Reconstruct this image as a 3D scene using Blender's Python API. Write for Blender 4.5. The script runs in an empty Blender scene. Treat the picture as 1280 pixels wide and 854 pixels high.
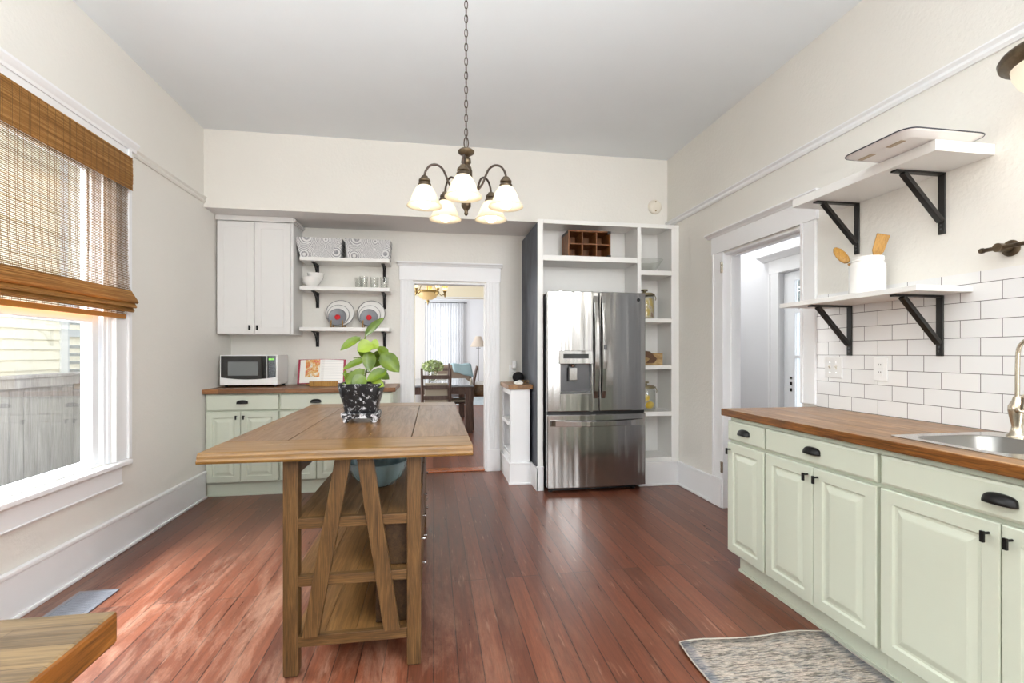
import bpy, bmesh, math, random
from mathutils import Vector, Matrix
random.seed(7)
PI = math.pi
SC = bpy.context.scene
COL = SC.collection

# ------------------------------------------------------------------ camera, world, lights, exposure
XL, XR, H = -1.983, 2.354, 3.2345      # left wall, right wall, ceiling
YS, YB = 4.60, 5.18                    # soffit face, alcove back wall
YR = -2.1                              # rear wall behind the camera
cam = bpy.data.cameras.new('camera')
cam.lens = 603.2 / 1280 * 36
cam.sensor_width = 36
cam.sensor_fit = 'HORIZONTAL'
cam.shift_y = 14.5 / 1280
cam.clip_start = 0.02
cam.clip_end = 200
co = bpy.data.objects.new('camera', cam)
COL.objects.link(co)
co.location = (0, 0, 1.2704)
co.rotation_euler = (PI / 2, 0, -0.1616)
SC.camera = co

w = bpy.data.worlds.new('world')
SC.world = w
w.use_nodes = True
bg = w.node_tree.nodes['Background']
bg.inputs[0].default_value = (0.90, 0.95, 1.0, 1)
bg.inputs[1].default_value = 2.2

SC.view_settings.view_transform = 'Standard'
SC.view_settings.look = 'None'
SC.view_settings.gamma = 1.0
SC.view_settings.use_curve_mapping = False
SC.view_settings.exposure = 0.38
SC.cycles.max_bounces = 12
SC.cycles.diffuse_bounces = 6
SC.cycles.transparent_max_bounces = 24
SC.cycles.sample_clamp_indirect = 6.0


def area(name, loc, rot, sx, sy, power, col=(1, 1, 1), spread=180):
    l = bpy.data.lights.new(name, 'AREA')
    l.shape = 'RECTANGLE'
    l.size, l.size_y = sx, sy
    l.energy = power
    l.color = col
    l.spread = math.radians(spread)
    o = bpy.data.objects.new(name, l)
    COL.objects.link(o)
    o.location = loc
    o.rotation_euler = rot
    return o


# added fill lamps, no windows behind them; left_window_light is daylight through the left window
area('right_rear_fill', (XR - 0.10, -1.10, 2.62), (PI / 2 - 0.10, 0, 0.95), 1.8, 0.9, 135, (0.97, 0.985, 1.0))  # added fill beside the solid right wall
area('rear_fill', (1.55, YR + 0.14, 1.60), (PI / 2, 0, 0.45), 0.55, 1.9, 34, (0.97, 0.985, 1.0))  # added fill in front of the solid rear wall
area('rear_fill', (-0.75, YR + 0.14, 1.60), (PI / 2, 0, 0.12), 0.40, 1.9, 15, (0.97, 0.985, 1.0))  # second added rear fill, narrow for streaks on the refrigerator
area('ceiling_bounce_fill', (-0.5, -0.75, 0.98), (PI - 0.34, 0.0, 0), 1.8, 1.2, 100, (0.94, 0.98, 1.0), 100)  # added lamp aimed up so the ceiling spreads its light
area('left_window_light', (-3.0, 2.8, 2.75), (0, -PI / 2 + 0.95, 0), 1.0, 2.2, 300, (0.97, 0.985, 1.0), 120)
area('dining_fill', (-1.80, 7.6, 1.6), (0, -PI / 2, 0), 1.8, 2.0, 85, (0.96, 0.98, 1.0))  # added fill along the windowless left wall of the dining room
area('living_fill', (-1.9, 13.4, 1.7), (0, -PI / 2, 0), 2.0, 2.6, 150, (0.96, 0.98, 1.0))  # added fill by the living room's solid left wall
area('hall_ceiling_fill', (2.95, 4.55, 3.0), (0, 0, 0), 0.7, 1.0, 14, (0.95, 0.97, 1.0))  # added fill under the hall ceiling, facing down


# ------------------------------------------------------------------ colour and material helpers
def lin(c):
    c = c / 255.0
    return c / 12.92 if c <= 0.04045 else ((c + 0.055) / 1.055) ** 2.4


def RGB(r, g, b):
    return (lin(r), lin(g), lin(b), 1.0)


class NT:
    def __init__(self, name):
        self.m = bpy.data.materials.new(name)
        self.m.use_nodes = True
        self.t = self.m.node_tree
        self.b = self.t.nodes['Principled BSDF']
        self.out = self.t.nodes['Material Output']

    def n(self, kind, **kw):
        o = self.t.nodes.new(kind)
        for k, v in kw.items():
            if k in o.inputs.keys() if hasattr(o.inputs, 'keys') else False:
                o.inputs[k].default_value = v
            else:
                setattr(o, k, v)
        return o

    def l(self, a, b):
        self.t.links.new(a, b)

    def coord(self, scale=(1, 1, 1), rot=(0, 0, 0), loc=(0, 0, 0), kind='Object'):
        tc = self.n('ShaderNodeTexCoord')
        mp = self.n('ShaderNodeMapping')
        mp.inputs['Scale'].default_value = scale
        mp.inputs['Rotation'].default_value = rot
        mp.inputs['Location'].default_value = loc
        self.l(tc.outputs[kind], mp.inputs[0])
        return mp.outputs[0]

    def noise(self, vec, scale, detail=4, rough=0.55, dist=0.0):
        n = self.n('ShaderNodeTexNoise')
        n.inputs['Scale'].default_value = scale
        n.inputs['Detail'].default_value = detail
        n.inputs['Roughness'].default_value = rough
        n.inputs['Distortion'].default_value = dist
        self.l(vec, n.inputs['Vector'])
        return n.outputs['Fac']

    def ramp(self, fac, stops):
        r = self.n('ShaderNodeValToRGB')
        e = r.color_ramp.elements
        while len(e) < len(stops):
            e.new(0.5)
        for i, (p, c) in enumerate(stops):
            e[i].position = p
            e[i].color = c
        self.l(fac, r.inputs[0])
        return r.outputs[0]

    def mix(self, a, b, fac, mode='MIX'):
        m = self.n('ShaderNodeMix')
        m.data_type = 'RGBA'
        m.blend_type = mode
        for sock, v in ((m.inputs[0], fac), (m.inputs[6], a), (m.inputs[7], b)):
            if hasattr(v, 'node'):
                self.l(v, sock)
            else:
                sock.default_value = v
        return m.outputs[2]

    def math(self, op, a, b=0.0, clamp=False):
        m = self.n('ShaderNodeMath')
        m.operation = op
        m.use_clamp = clamp
        for sock, v in ((m.inputs[0], a), (m.inputs[1], b)):
            if hasattr(v, 'node'):
                self.l(v, sock)
            else:
                sock.default_value = v
        return m.outputs[0]

    def bump(self, height, strength=0.2, dist=0.01):
        b = self.n('ShaderNodeBump')
        b.inputs['Strength'].default_value = strength
        b.inputs['Distance'].default_value = dist
        self.l(height, b.inputs['Height'])
        self.l(b.outputs[0], self.b.inputs['Normal'])

    def set(self, **kw):
        for k, v in kw.items():
            s = self.b.inputs[k.replace('_', ' ')]
            if hasattr(v, 'node'):
                self.l(v, s)
            else:
                s.default_value = v
        return self


def plain(name, col, rough=0.5, metal=0.0, **kw):
    t = NT(name)
    t.set(Base_Color=col, Roughness=rough, Metallic=metal, **kw)
    return t.m


def paint(name, col, rough=0.5, bscale=90, bstr=0.08, var=0.03):
    t = NT(name)
    v = t.coord()
    n1 = t.noise(v, 2.2, 3)
    c2 = tuple(min(1, x * (1 - var * 2)) for x in col[:3]) + (1,)
    t.set(Base_Color=t.mix(c2, col, n1), Roughness=rough)
    t.bump(t.noise(v, bscale, 3, 0.6), bstr, 0.004)
    return t.m


def wood(name, stops, axis='Y', scale=9.0, rough=0.38, stave=None, fine=0.35, coat=0.0, seam=RGB(70, 42, 20), bump=0.08):
    """Stained wood with its grain along `axis`; stave=(length, width) adds butcher block strips."""
    t = NT(name)
    k = 0.09
    sc = {'X': (k, 1, 1), 'Y': (1, k, 1), 'Z': (1, 1, k)}[axis]
    v = t.coord(sc)
    g = t.noise(v, scale * 6, 7, 0.66, 1.3)
    col = t.ramp(g, stops)
    f = t.noise(t.coord({'X': (.03, 1, 1), 'Y': (1, .03, 1), 'Z': (1, 1, .03)}[axis]), scale * 40, 3, 0.65)
    fr = t.ramp(f, [(0.36, (1 - fine * 1.3,) * 3 + (1,)), (0.56, (1.06, 1.06, 1.06, 1))])
    col = t.mix(col, fr, 1.0, 'MULTIPLY')
    if stave:
        rot = (0, 0, 0) if axis == 'X' else ((0, 0, PI / 2) if axis == 'Y' else (0, PI / 2, 0))
        bt = t.n('ShaderNodeTexBrick')
        bt.offset = 0.37
        bt.inputs['Scale'].default_value = 1
        bt.inputs['Brick Width'].default_value = stave[0]
        bt.inputs['Row Height'].default_value = stave[1]
        bt.inputs['Mortar Size'].default_value = 0.0007
        bt.inputs['Color1'].default_value = (0.66, 0.62, 0.58, 1)
        bt.inputs['Color2'].default_value = (1.2, 1.16, 1.1, 1)
        bt.inputs['Mortar'].default_value = (0.5, 0.45, 0.4, 1)
        t.l(t.coord((1, 1, 1), rot), bt.inputs['Vector'])
        col = t.mix(col, bt.outputs['Color'], 1.0, 'MULTIPLY')
    t.set(Base_Color=col, Roughness=t.ramp(g, [(0.2, (rough * 1.3,) * 3 + (1,)), (0.8, (rough * .8,) * 3 + (1,))]))
    t.set(Coat_Weight=coat, Coat_Roughness=0.2)
    t.bump(f, bump, 0.002)
    return t.m


M = {}
M['wall'] = paint('cream_wall_paint', RGB(228, 225, 218), 0.6, 42, 0.6)
M['wall_side'] = paint('grey_white_wall_paint', RGB(226, 226, 228), 0.6, 60, 0.1)
M['wall_dining'] = paint('pale_cream_wall_paint', RGB(240, 232, 210), 0.6, 60, 0.1)
M['ceiling'] = paint('ceiling_paint', RGB(233, 238, 241), 0.75, 60, 0.12)
M['soffit_paint'] = paint('soffit_paint', RGB(228, 227, 226), 0.7, 60, 0.15)
M['trim'] = paint('white_trim_paint', RGB(236, 236, 237), 0.32, 40, 0.02, 0.01)
M['shelf_white'] = paint('white_shelf_paint', RGB(232, 231, 228), 0.4, 40, 0.03, 0.01)
M['upper_cab'] = paint('warm_white_cabinet_paint', RGB(222, 221, 219), 0.38, 40, 0.02, 0.01)
M['sage'] = paint('pale_sage_cabinet_paint', RGB(199, 204, 188), 0.34, 40, 0.02, 0.015)
M['chalk'] = NT('chalkboard_paint')
_v = M['chalk'].coord((1, 1, 0.35))
M['chalk'].set(Base_Color=M['chalk'].ramp(M['chalk'].noise(_v, 4, 6, 0.6, 1.0), [(0.3, RGB(62, 66, 74)), (0.75, RGB(104, 108, 116))]), Roughness=0.75)
M['chalk'] = M['chalk'].m
M['black'] = plain('black_metal', RGB(30, 29, 29), 0.38, 0.55)
M['iron'] = plain('black_iron_bracket', RGB(38, 36, 34), 0.42, 0.35)
M['iron_dark'] = plain('matt_black_bracket', RGB(24, 24, 27), 0.5, 0.1)
M['blk_plastic'] = plain('black_plastic', RGB(16, 16, 18), 0.35)
M['bronze'] = NT('aged_bronze')
_v = M['bronze'].coord()
M['bronze'].set(Base_Color=M['bronze'].ramp(M['bronze'].noise(_v, 18, 4), [(0.3, RGB(62, 52, 42)), (0.75, RGB(122, 106, 84))]), Metallic=0.85, Roughness=0.4)
M['bronze'] = M['bronze'].m
M['bronze_dark'] = plain('dark_bronze_arm', RGB(66, 54, 46), 0.4, 0.6)
M['brass'] = plain('antique_brass', RGB(150, 128, 84), 0.35, 0.9)
M['nickel'] = plain('brushed_nickel', RGB(196, 186, 168), 0.27, 1.0)
M['chrome'] = plain('chrome', RGB(215, 215, 218), 0.12, 1.0)
M['white_plastic'] = plain('white_plastic', RGB(236, 236, 235), 0.35)
M['ivory_plastic'] = plain('ivory_plastic', RGB(226, 219, 205), 0.4)
M['ceramic'] = plain('white_ceramic', RGB(238, 236, 232), 0.14, Coat_Weight=0.5)
M['vinyl'] = plain('white_vinyl_sash', RGB(238, 240, 243), 0.3)
M['cardboard'] = plain('paper_white', RGB(236, 234, 228), 0.7)
M['red'] = plain('dark_red_cover', RGB(150, 30, 60), 0.5)
M['flower_red'] = plain('red_petal', RGB(200, 22, 32), 0.5)
M['yellow'] = NT('lemon_peel')
_v = M['yellow'].coord()
M['yellow'].set(Base_Color=RGB(245, 208, 24), Roughness=0.45)
M['yellow'].bump(M['yellow'].noise(_v, 260, 2), 0.15, 0.002)
M['yellow'] = M['yellow'].m

# stainless steel with a vertical brushed grain
t = NT('stainless_steel')
_v = t.coord((1, 1, 0.02))
_g = t.noise(_v, 420, 3, 0.6)
t.set(Base_Color=RGB(166, 165, 163), Metallic=1.0, Roughness=t.ramp(_g, [(0.3, (0.13,) * 3 + (1,)), (0.7, (0.20,) * 3 + (1,))]))
_w = t.noise(t.coord((1, 1, 0.05)), 7.0, 2, 0.5)
t.bump(_w, 0.22, 0.05)
M['steel'] = t.m
M['satin_steel'] = plain('satin_steel', RGB(206, 205, 203), 0.42, 0.85)
M['steel_dark'] = plain('dark_steel', RGB(92, 92, 94), 0.32, 0.9)
M['bowl_steel'] = plain('sink_bowl_steel', RGB(150, 148, 144), 0.30, 1.0)
M['sink_steel'] = plain('sink_steel', RGB(196, 195, 192), 0.22, 1.0)


def glass(name, tint=(1, 1, 1, 1), refl=0.08, rough=0.02):
    t = NT(name)
    tr = t.n('ShaderNodeBsdfTransparent')
    tr.inputs[0].default_value = tint
    gl = t.n('ShaderNodeBsdfGlossy')
    gl.inputs['Roughness'].default_value = rough
    fr = t.n('ShaderNodeLayerWeight')
    fr.inputs['Blend'].default_value = 0.25
    mx = t.n('ShaderNodeMixShader')
    f = t.math('MULTIPLY_ADD', fr.outputs['Facing'], 0.55)
    f.node.inputs[2].default_value = refl
    t.l(f, mx.inputs[0])
    t.l(tr.outputs[0], mx.inputs[1])
    t.l(gl.outputs[0], mx.inputs[2])
    t.l(mx.outputs[0], t.out.inputs['Surface'])
    return t.m


M['pane'] = glass('window_pane_glass', (0.97, 0.98, 0.98, 1), 0.03)
M['clear'] = glass('clear_glass', (0.955, 0.96, 0.95, 1), 0.05)
M['blue_glass'] = glass('pale_blue_glass', (0.74, 0.86, 0.90, 1), 0.10)
_t = M['blue_glass'].node_tree
_o = _t.nodes['Material Output']
_s = _o.inputs['Surface'].links[0].from_socket
_b = _t.nodes['Principled BSDF']
_b.inputs['Base Color'].default_value = RGB(176, 206, 214)
_b.inputs['Roughness'].default_value = 0.15
_m = _t.nodes.new('ShaderNodeMixShader')
_m.inputs[0].default_value = 0.42
_t.links.new(_s, _m.inputs[1])
_t.links.new(_b.outputs[0], _m.inputs[2])
_t.links.new(_m.outputs[0], _o.inputs['Surface'])

# frosted shade glass: translucent
def translucent(name, col, trans, rough=0.4, mixf=0.55):
    t = NT(name)
    d = t.n('ShaderNodeBsdfTranslucent')
    d.inputs[0].default_value = trans
    t.set(Base_Color=col, Roughness=rough)
    mx = t.n('ShaderNodeMixShader')
    mx.inputs[0].default_value = mixf
    t.l(t.b.outputs[0], mx.inputs[1])
    t.l(d.outputs[0], mx.inputs[2])
    t.l(mx.outputs[0], t.out.inputs['Surface'])
    return t.m


M['shade_glass'] = translucent('frosted_shade_glass', RGB(236, 228, 210), RGB(255, 246, 226), 0.25, 0.5)
M['amber_glass'] = translucent('amber_bowl_glass', RGB(226, 200, 150), RGB(250, 226, 180), 0.3, 0.5)
M['sheer'] = translucent('sheer_white_curtain', RGB(244, 244, 246), RGB(196, 196, 198), 0.8, 0.55)
M['lamp_fabric'] = translucent('lampshade_fabric', RGB(222, 212, 200), RGB(240, 225, 205), 0.8, 0.4)


def emit(name, col, s):
    t = NT(name)
    e = t.n('ShaderNodeEmission')
    e.inputs[0].default_value = col
    e.inputs[1].default_value = s
    t.l(e.outputs[0], t.out.inputs['Surface'])
    return t.m


M['bulb'] = emit('lit_bulb', (1.0, 0.94, 0.84, 1), 9)
M['digits'] = emit('green_digits', (0.35, 0.95, 0.15, 1), 1.0)
M['lit_dome'] = translucent('lit_dome_glass', RGB(245, 240, 228), RGB(255, 250, 238), 0.3, 0.5)

# floor planks
t = NT('red_brown_plank_floor')
tc = t.n('ShaderNodeTexCoord')
sp = t.n('ShaderNodeSeparateXYZ')
t.l(tc.outputs['Object'], sp.inputs[0])
cb = t.n('ShaderNodeCombineXYZ')
t.l(sp.outputs['Y'], cb.inputs['X'])
t.l(sp.outputs['X'], cb.inputs['Y'])
bt = t.n('ShaderNodeTexBrick')
bt.offset = 0.43
bt.offset_frequency = 3
bt.inputs['Scale'].default_value = 1
bt.inputs['Brick Width'].default_value = 2.7
bt.inputs['Row Height'].default_value = 0.1
bt.inputs['Mortar Size'].default_value = 0.0026
bt.inputs['Mortar Smooth'].default_value = 0.2
bt.inputs['Color1'].default_value = RGB(96, 52, 36)
bt.inputs['Color2'].default_value = RGB(124, 72, 51)
bt.inputs['Mortar'].default_value = RGB(58, 30, 22)
t.l(cb.outputs[0], bt.inputs['Vector'])
g1 = t.noise(t.coord((1, 0.05, 1)), 44, 7, 0.7, 0.8)
g2 = t.noise(t.coord((1, 0.03, 1)), 230, 3, 0.6)
wr = t.noise(t.coord((1, 0.22, 1)), 5.5, 9, 0.78, 0.3)
c = t.mix(bt.outputs['Color'], t.ramp(g1, [(0.30, (0.60, 0.56, 0.52, 1)), (0.68, (1.22, 1.18, 1.14, 1))]), 1.0, 'MULTIPLY')
c = t.mix(c, t.ramp(g2, [(0.3, (0.82, 0.82, 0.82, 1)), (0.6, (1.05, 1.05, 1.05, 1))]), 1.0, 'MULTIPLY')
worn = t.ramp(wr, [(0.47, (0, 0, 0, 1)), (0.72, (1, 1, 1, 1))])
sc_ = t.ramp(t.noise(t.coord((1, 0.10, 1)), 46, 3, 0.5), [(0.63, (0, 0, 0, 1)), (0.72, (1, 1, 1, 1))])
# window glare painted into the colour: worn streaks paler beside the work table
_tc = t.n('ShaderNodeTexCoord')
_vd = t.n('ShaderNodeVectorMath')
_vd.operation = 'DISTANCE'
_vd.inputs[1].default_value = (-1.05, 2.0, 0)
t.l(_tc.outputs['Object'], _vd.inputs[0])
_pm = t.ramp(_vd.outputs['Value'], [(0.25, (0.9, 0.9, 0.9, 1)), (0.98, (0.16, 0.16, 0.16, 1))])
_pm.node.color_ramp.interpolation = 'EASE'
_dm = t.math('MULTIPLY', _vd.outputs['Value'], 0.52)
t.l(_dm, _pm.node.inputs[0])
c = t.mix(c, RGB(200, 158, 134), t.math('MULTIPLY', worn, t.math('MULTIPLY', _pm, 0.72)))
c = t.mix(c, RGB(196, 158, 134), t.math('MULTIPLY', t.math('MULTIPLY', sc_, wr), 0.5))
t.set(Base_Color=c, Roughness=t.ramp(t.math('ADD', t.math('MULTIPLY', wr, 0.5), t.math('MULTIPLY', g1, 0.5)), [(0.3, (0.24,) * 3 + (1,)), (0.75, (0.42,) * 3 + (1,))]))
t.set(Specular_IOR_Level=0.62)
hb = t.math('ADD', t.math('MULTIPLY', bt.outputs['Fac'], -1.0), t.math('MULTIPLY', g1, 0.12))
t.bump(hb, 0.35, 0.004)
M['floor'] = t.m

# subway tile with dark grout, laid on the right wall (rows along Y, courses along Z)
t = NT('white_subway_tile')
tc = t.n('ShaderNodeTexCoord')
sp = t.n('ShaderNodeSeparateXYZ')
t.l(tc.outputs['Object'], sp.inputs[0])
cb = t.n('ShaderNodeCombineXYZ')
t.l(t.math('ADD', sp.outputs['Y'], 10 * 0.1637 - 2.478 + 0.0), cb.inputs['X'])
t.l(t.math('ADD', sp.outputs['Z'], -0.9405), cb.inputs['Y'])
bt = t.n('ShaderNodeTexBrick')
bt.offset = 0.5
bt.inputs['Scale'].default_value = 1
bt.inputs['Brick Width'].default_value = 0.1637
bt.inputs['Row Height'].default_value = 0.0795
bt.inputs['Mortar Size'].default_value = 0.0014
bt.inputs['Mortar Smooth'].default_value = 0.1
bt.inputs['Color1'].default_value = RGB(232, 231, 230)
bt.inputs['Color2'].default_value = RGB(226, 226, 226)
bt.inputs['Mortar'].default_value = RGB(92, 88, 86)
t.l(cb.outputs[0], bt.inputs['Vector'])
t.set(Base_Color=bt.outputs['Color'], Roughness=0.16)
t.bump(t.math('MULTIPLY', bt.outputs['Fac'], -1.0), 0.6, 0.002)
M['tile'] = t.m

OAK = [(0.22, RGB(58, 38, 18)), (0.5, RGB(96, 68, 36)), (0.78, RGB(122, 92, 56))]
M['top_wood'] = wood('honey_stained_table_top', [(0.2, RGB(70, 46, 20)), (0.5, RGB(100, 68, 32)), (0.8, RGB(122, 88, 46))], 'Y', 4.5, 0.3, None, 0.22, 0.2)
M['top_wood_x'] = wood('honey_stained_breadboard', [(0.2, RGB(80, 54, 20)), (0.5, RGB(114, 80, 34)), (0.8, RGB(138, 101, 48))], 'X', 4.5, 0.3, None, 0.22, 0.2)
M['leg_wood'] = wood('brown_stained_leg', OAK, 'Z', 7, 0.42, None, 0.35)
M['rail_wood'] = wood('brown_stained_rail', OAK, 'X', 7, 0.42, None, 0.35)
M['shelf_wood'] = wood('brown_stained_shelf', [(0.2, RGB(80, 54, 28)), (0.5, RGB(118, 84, 46)), (0.8, RGB(146, 108, 64))], 'Y', 3.5, 0.36, None, 0.25)
M['butcher'] = wood('stained_butcher_block', [(0.2, RGB(108, 74, 38)), (0.5, RGB(150, 108, 62)), (0.8, RGB(178, 136, 86))], 'Y', 6, 0.36, (0.55, 0.042), 0.28, 0.1)
M['butcher_edge'] = wood('stained_counter_edge', [(0.2, RGB(64, 34, 10)), (0.5, RGB(122, 74, 28)), (0.8, RGB(158, 106, 50))], 'Y', 6, 0.34, None, 0.4, 0.15)
M['butcher_x'] = wood('stained_butcher_block_cross', [(0.2, RGB(98, 62, 34)), (0.5, RGB(136, 92, 54)), (0.8, RGB(164, 120, 76))], 'X', 6, 0.36, (0.55, 0.042), 0.28, 0.1)
M['butcher_pale'] = wood('pale_butcher_block', [(0.2, RGB(84, 66, 42)), (0.5, RGB(112, 92, 62)), (0.8, RGB(134, 110, 76))], 'X', 6, 0.62, (0.50, 0.042), 0.25, 0.0)
M['crate_wood'] = wood('dark_crate_wood', [(0.2, RGB(84, 48, 18)), (0.5, RGB(128, 78, 34)), (0.8, RGB(158, 104, 52))], 'Z', 9, 0.5, None, 0.3)
M['spoon_wood'] = wood('pale_spoon_wood', [(0.2, RGB(128, 88, 32)), (0.5, RGB(166, 122, 52)), (0.8, RGB(190, 146, 76))], 'Z', 9, 0.5, None, 0.2)
M['dark_wood'] = wood('dark_dining_wood', [(0.2, RGB(54, 38, 34)), (0.5, RGB(82, 62, 56)), (0.8, RGB(108, 86, 76))], 'Z', 8, 0.45, None, 0.25)
M['reflection_top'] = plain('table_top_reflection_tint', RGB(128, 134, 142), 0.16, Coat_Weight=0.6)  # dark table top with a bluish reflection put into its base colour
M['threshold_wood'] = wood('orange_threshold_wood', [(0.2, RGB(118, 56, 24)), (0.5, RGB(156, 82, 38)), (0.8, RGB(182, 108, 56))], 'X', 6, 0.25, None, 0.25, 0.3)
M['box_wood'] = wood('dark_brown_drawer_box', [(0.2, RGB(40, 26, 12)), (0.5, RGB(66, 45, 22)), (0.8, RGB(86, 62, 34))], 'Y', 5, 0.45, None, 0.25)

# woven bamboo shade
def reed_mat(name, a, b, c3):
    t = NT(name)
    v = t.coord((1, 0.25, 14))
    n = t.noise(v, 9, 4, 0.7)
    n2 = t.noise(t.coord((0.2, 3, 120)), 1.0, 2)
    col = t.mix(t.ramp(n, [(0.3, a), (0.5, b), (0.72, c3)]), t.ramp(n2, [(0.3, (0.75, 0.72, 0.68, 1)), (0.65, (1.1, 1.1, 1.1, 1))]), 1.0, 'MULTIPLY')
    d = t.n('ShaderNodeBsdfTranslucent')
    t.l(col, d.inputs[0])
    t.set(Base_Color=col, Roughness=0.6)
    mx = t.n('ShaderNodeMixShader')
    mx.inputs[0].default_value = 0.35
    t.l(t.b.outputs[0], mx.inputs[1])
    t.l(d.outputs[0], mx.inputs[2])
    t.l(mx.outputs[0], t.out.inputs['Surface'])
    return t.m


M['reed'] = reed_mat('woven_bamboo', RGB(128, 84, 34), RGB(172, 122, 60), RGB(204, 160, 96))
M['reed_thin'] = reed_mat('thin_bamboo_reed', RGB(96, 74, 46), RGB(132, 104, 68), RGB(170, 140, 98))
M['thread'] = plain('brown_weaving_thread', RGB(120, 88, 52), 0.8)
M['slat_wood'] = plain('bamboo_bottom_slat', RGB(176, 112, 30), 0.4)

# patterned storage bins: medallions of concentric rings
t = NT('grey_medallion_fabric')
v = t.coord((1, 0, 1))
vo = t.n('ShaderNodeTexVoronoi')
vo.inputs['Scale'].default_value = 6.2
vo.inputs['Randomness'].default_value = 0.7
t.l(v, vo.inputs['Vector'])
rings = t.math('SINE', t.math('MULTIPLY', vo.outputs['Distance'], 105.0))
cl = t.ramp(t.math('MULTIPLY_ADD', rings, 0.5), [(0.15, RGB(138, 138, 142)), (0.6, RGB(218, 217, 216))])
vo2 = t.n('ShaderNodeTexVoronoi')
vo2.feature = 'F1'
vo2.inputs['Scale'].default_value = 90
t.l(v, vo2.inputs['Vector'])
cl = t.mix(cl, RGB(214, 212, 210), t.ramp(vo2.outputs['Distance'], [(0.25, (0.55,) * 3 + (1,)), (0.5, (0.0,) * 3 + (1,))]))
for nd in t.t.nodes:
    if nd.bl_idname == 'ShaderNodeMath' and nd.operation == 'MULTIPLY_ADD':
        nd.inputs[2].default_value = 0.5
t.set(Base_Color=cl, Roughness=0.8)
M['bin'] = t.m
M['bin_dark'] = plain('dark_bin_lining', RGB(60, 60, 62), 0.9)

# speckled pot glaze
def speckle(name, base, spot, scale, lo, hi):
    t = NT(name)
    n = t.noise(t.coord(), scale, 5, 0.75)
    t.set(Base_Color=t.ramp(n, [(lo, base), (hi, spot)]), Roughness=0.3)
    return t.m


M['pot'] = speckle('black_pot_white_splashes', RGB(18, 20, 24), RGB(205, 206, 210), 42, 0.55, 0.66)
M['saucer'] = speckle('white_saucer_black_splashes', RGB(20, 22, 26), RGB(206, 206, 210), 30, 0.48, 0.54)
M['soil'] = plain('potting_soil', RGB(54, 40, 30), 0.95)
t = NT('bright_green_leaf')
_v = t.coord()
t.set(Base_Color=t.ramp(t.noise(_v, 14, 4), [(0.3, RGB(46, 70, 6)), (0.7, RGB(104, 126, 18))]), Roughness=0.35)
d = t.n('ShaderNodeBsdfTranslucent')
d.inputs[0].default_value = RGB(150, 190, 40)
mx = t.n('ShaderNodeMixShader')
mx.inputs[0].default_value = 0.12
t.l(t.b.outputs[0], mx.inputs[1])
t.l(d.outputs[0], mx.inputs[2])
t.l(mx.outputs[0], t.out.inputs['Surface'])
M['leaf'] = t.m
M['leaf_pale'] = plain('pale_yellow_green_leaf', RGB(122, 142, 38), 0.4)
M['stem'] = plain('green_stem', RGB(92, 104, 44), 0.6)
M['hydrangea'] = plain('pale_green_bloom', RGB(176, 190, 140), 0.7)
M['throw'] = paint('blue_green_throw', RGB(142, 164, 168), 0.9, 120, 0.3)
M['sofa'] = paint('brown_grey_upholstery', RGB(126, 110, 96), 0.85, 90, 0.3)
M['seat_pad'] = paint('pale_seat_fabric', RGB(176, 168, 154), 0.9, 120, 0.2)
M['basket'] = speckle('woven_basket', RGB(74, 56, 40), RGB(140, 112, 82), 40, 0.4, 0.62)
M['fluffy'] = paint('white_fluffy_throw', RGB(232, 228, 222), 0.95, 80, 0.5)
M['pale_rug'] = speckle('pale_blue_rug', RGB(142, 160, 170), RGB(206, 214, 216), 9, 0.35, 0.65)

# woven kitchen rug
t = NT('faded_woven_rug')
st = t.noise(t.coord((0.12, 1, 1)), 150, 3, 0.7)
pt = t.noise(t.coord((1.0, 2.2, 1)), 9, 5, 0.7, 0.6)
sp2 = t.noise(t.coord((1, 3.0, 1)), 46, 4, 0.75)
c = t.ramp(sp2, [(0.32, RGB(98, 104, 112)), (0.47, RGB(150, 144, 136)), (0.62, RGB(206, 192, 176))])
c = t.mix(c, t.ramp(pt, [(0.3, RGB(116, 122, 128)), (0.5, RGB(172, 160, 148)), (0.7, RGB(202, 176, 160))]), 0.45)
c = t.mix(c, t.ramp(st, [(0.40, RGB(92, 92, 92)), (0.52, (1, 1, 1, 1))]), 0.75, 'MULTIPLY')
tc = t.n('ShaderNodeTexCoord')
sp_ = t.n('ShaderNodeSeparateXYZ')
t.l(tc.outputs['Object'], sp_.inputs[0])
edge = t.math('ABSOLUTE', sp_.outputs['X'])
bd = t.ramp(edge, [(0.295, (0, 0, 0, 1)), (0.32, (0.45, 0.45, 0.45, 1))])
c = t.mix(c, RGB(96, 106, 124), bd)
t.set(Base_Color=c, Roughness=0.95)
t.bump(st, 0.5, 0.004)
M['rug'] = t.m
M['rug_hem'] = paint('cream_rug_hem', RGB(176, 168, 158), 0.95, 120, 0.4)

# outdoors
t = NT('cream_lap_siding')
t.set(Base_Color=RGB(251, 246, 230), Roughness=0.6)
M['siding'] = t.m
M['ext_white'] = plain('white_exterior_trim', RGB(238, 240, 242), 0.5)
M['fence'] = wood('weathered_grey_fence', [(0.2, RGB(122, 119, 121)), (0.5, RGB(146, 143, 146)), (0.8, RGB(168, 166, 168))], 'Z', 3, 0.85, None, 0.2)
M['shutter'] = plain('pale_grey_shutter', RGB(206, 212, 218), 0.5)
M['ground'] = paint('grey_green_yard', RGB(120, 122, 106), 0.95, 20, 0.4)
M['tree'] = speckle('dark_grey_green_foliage', RGB(58, 72, 66), RGB(140, 156, 150), 5, 0.38, 0.62)

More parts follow.
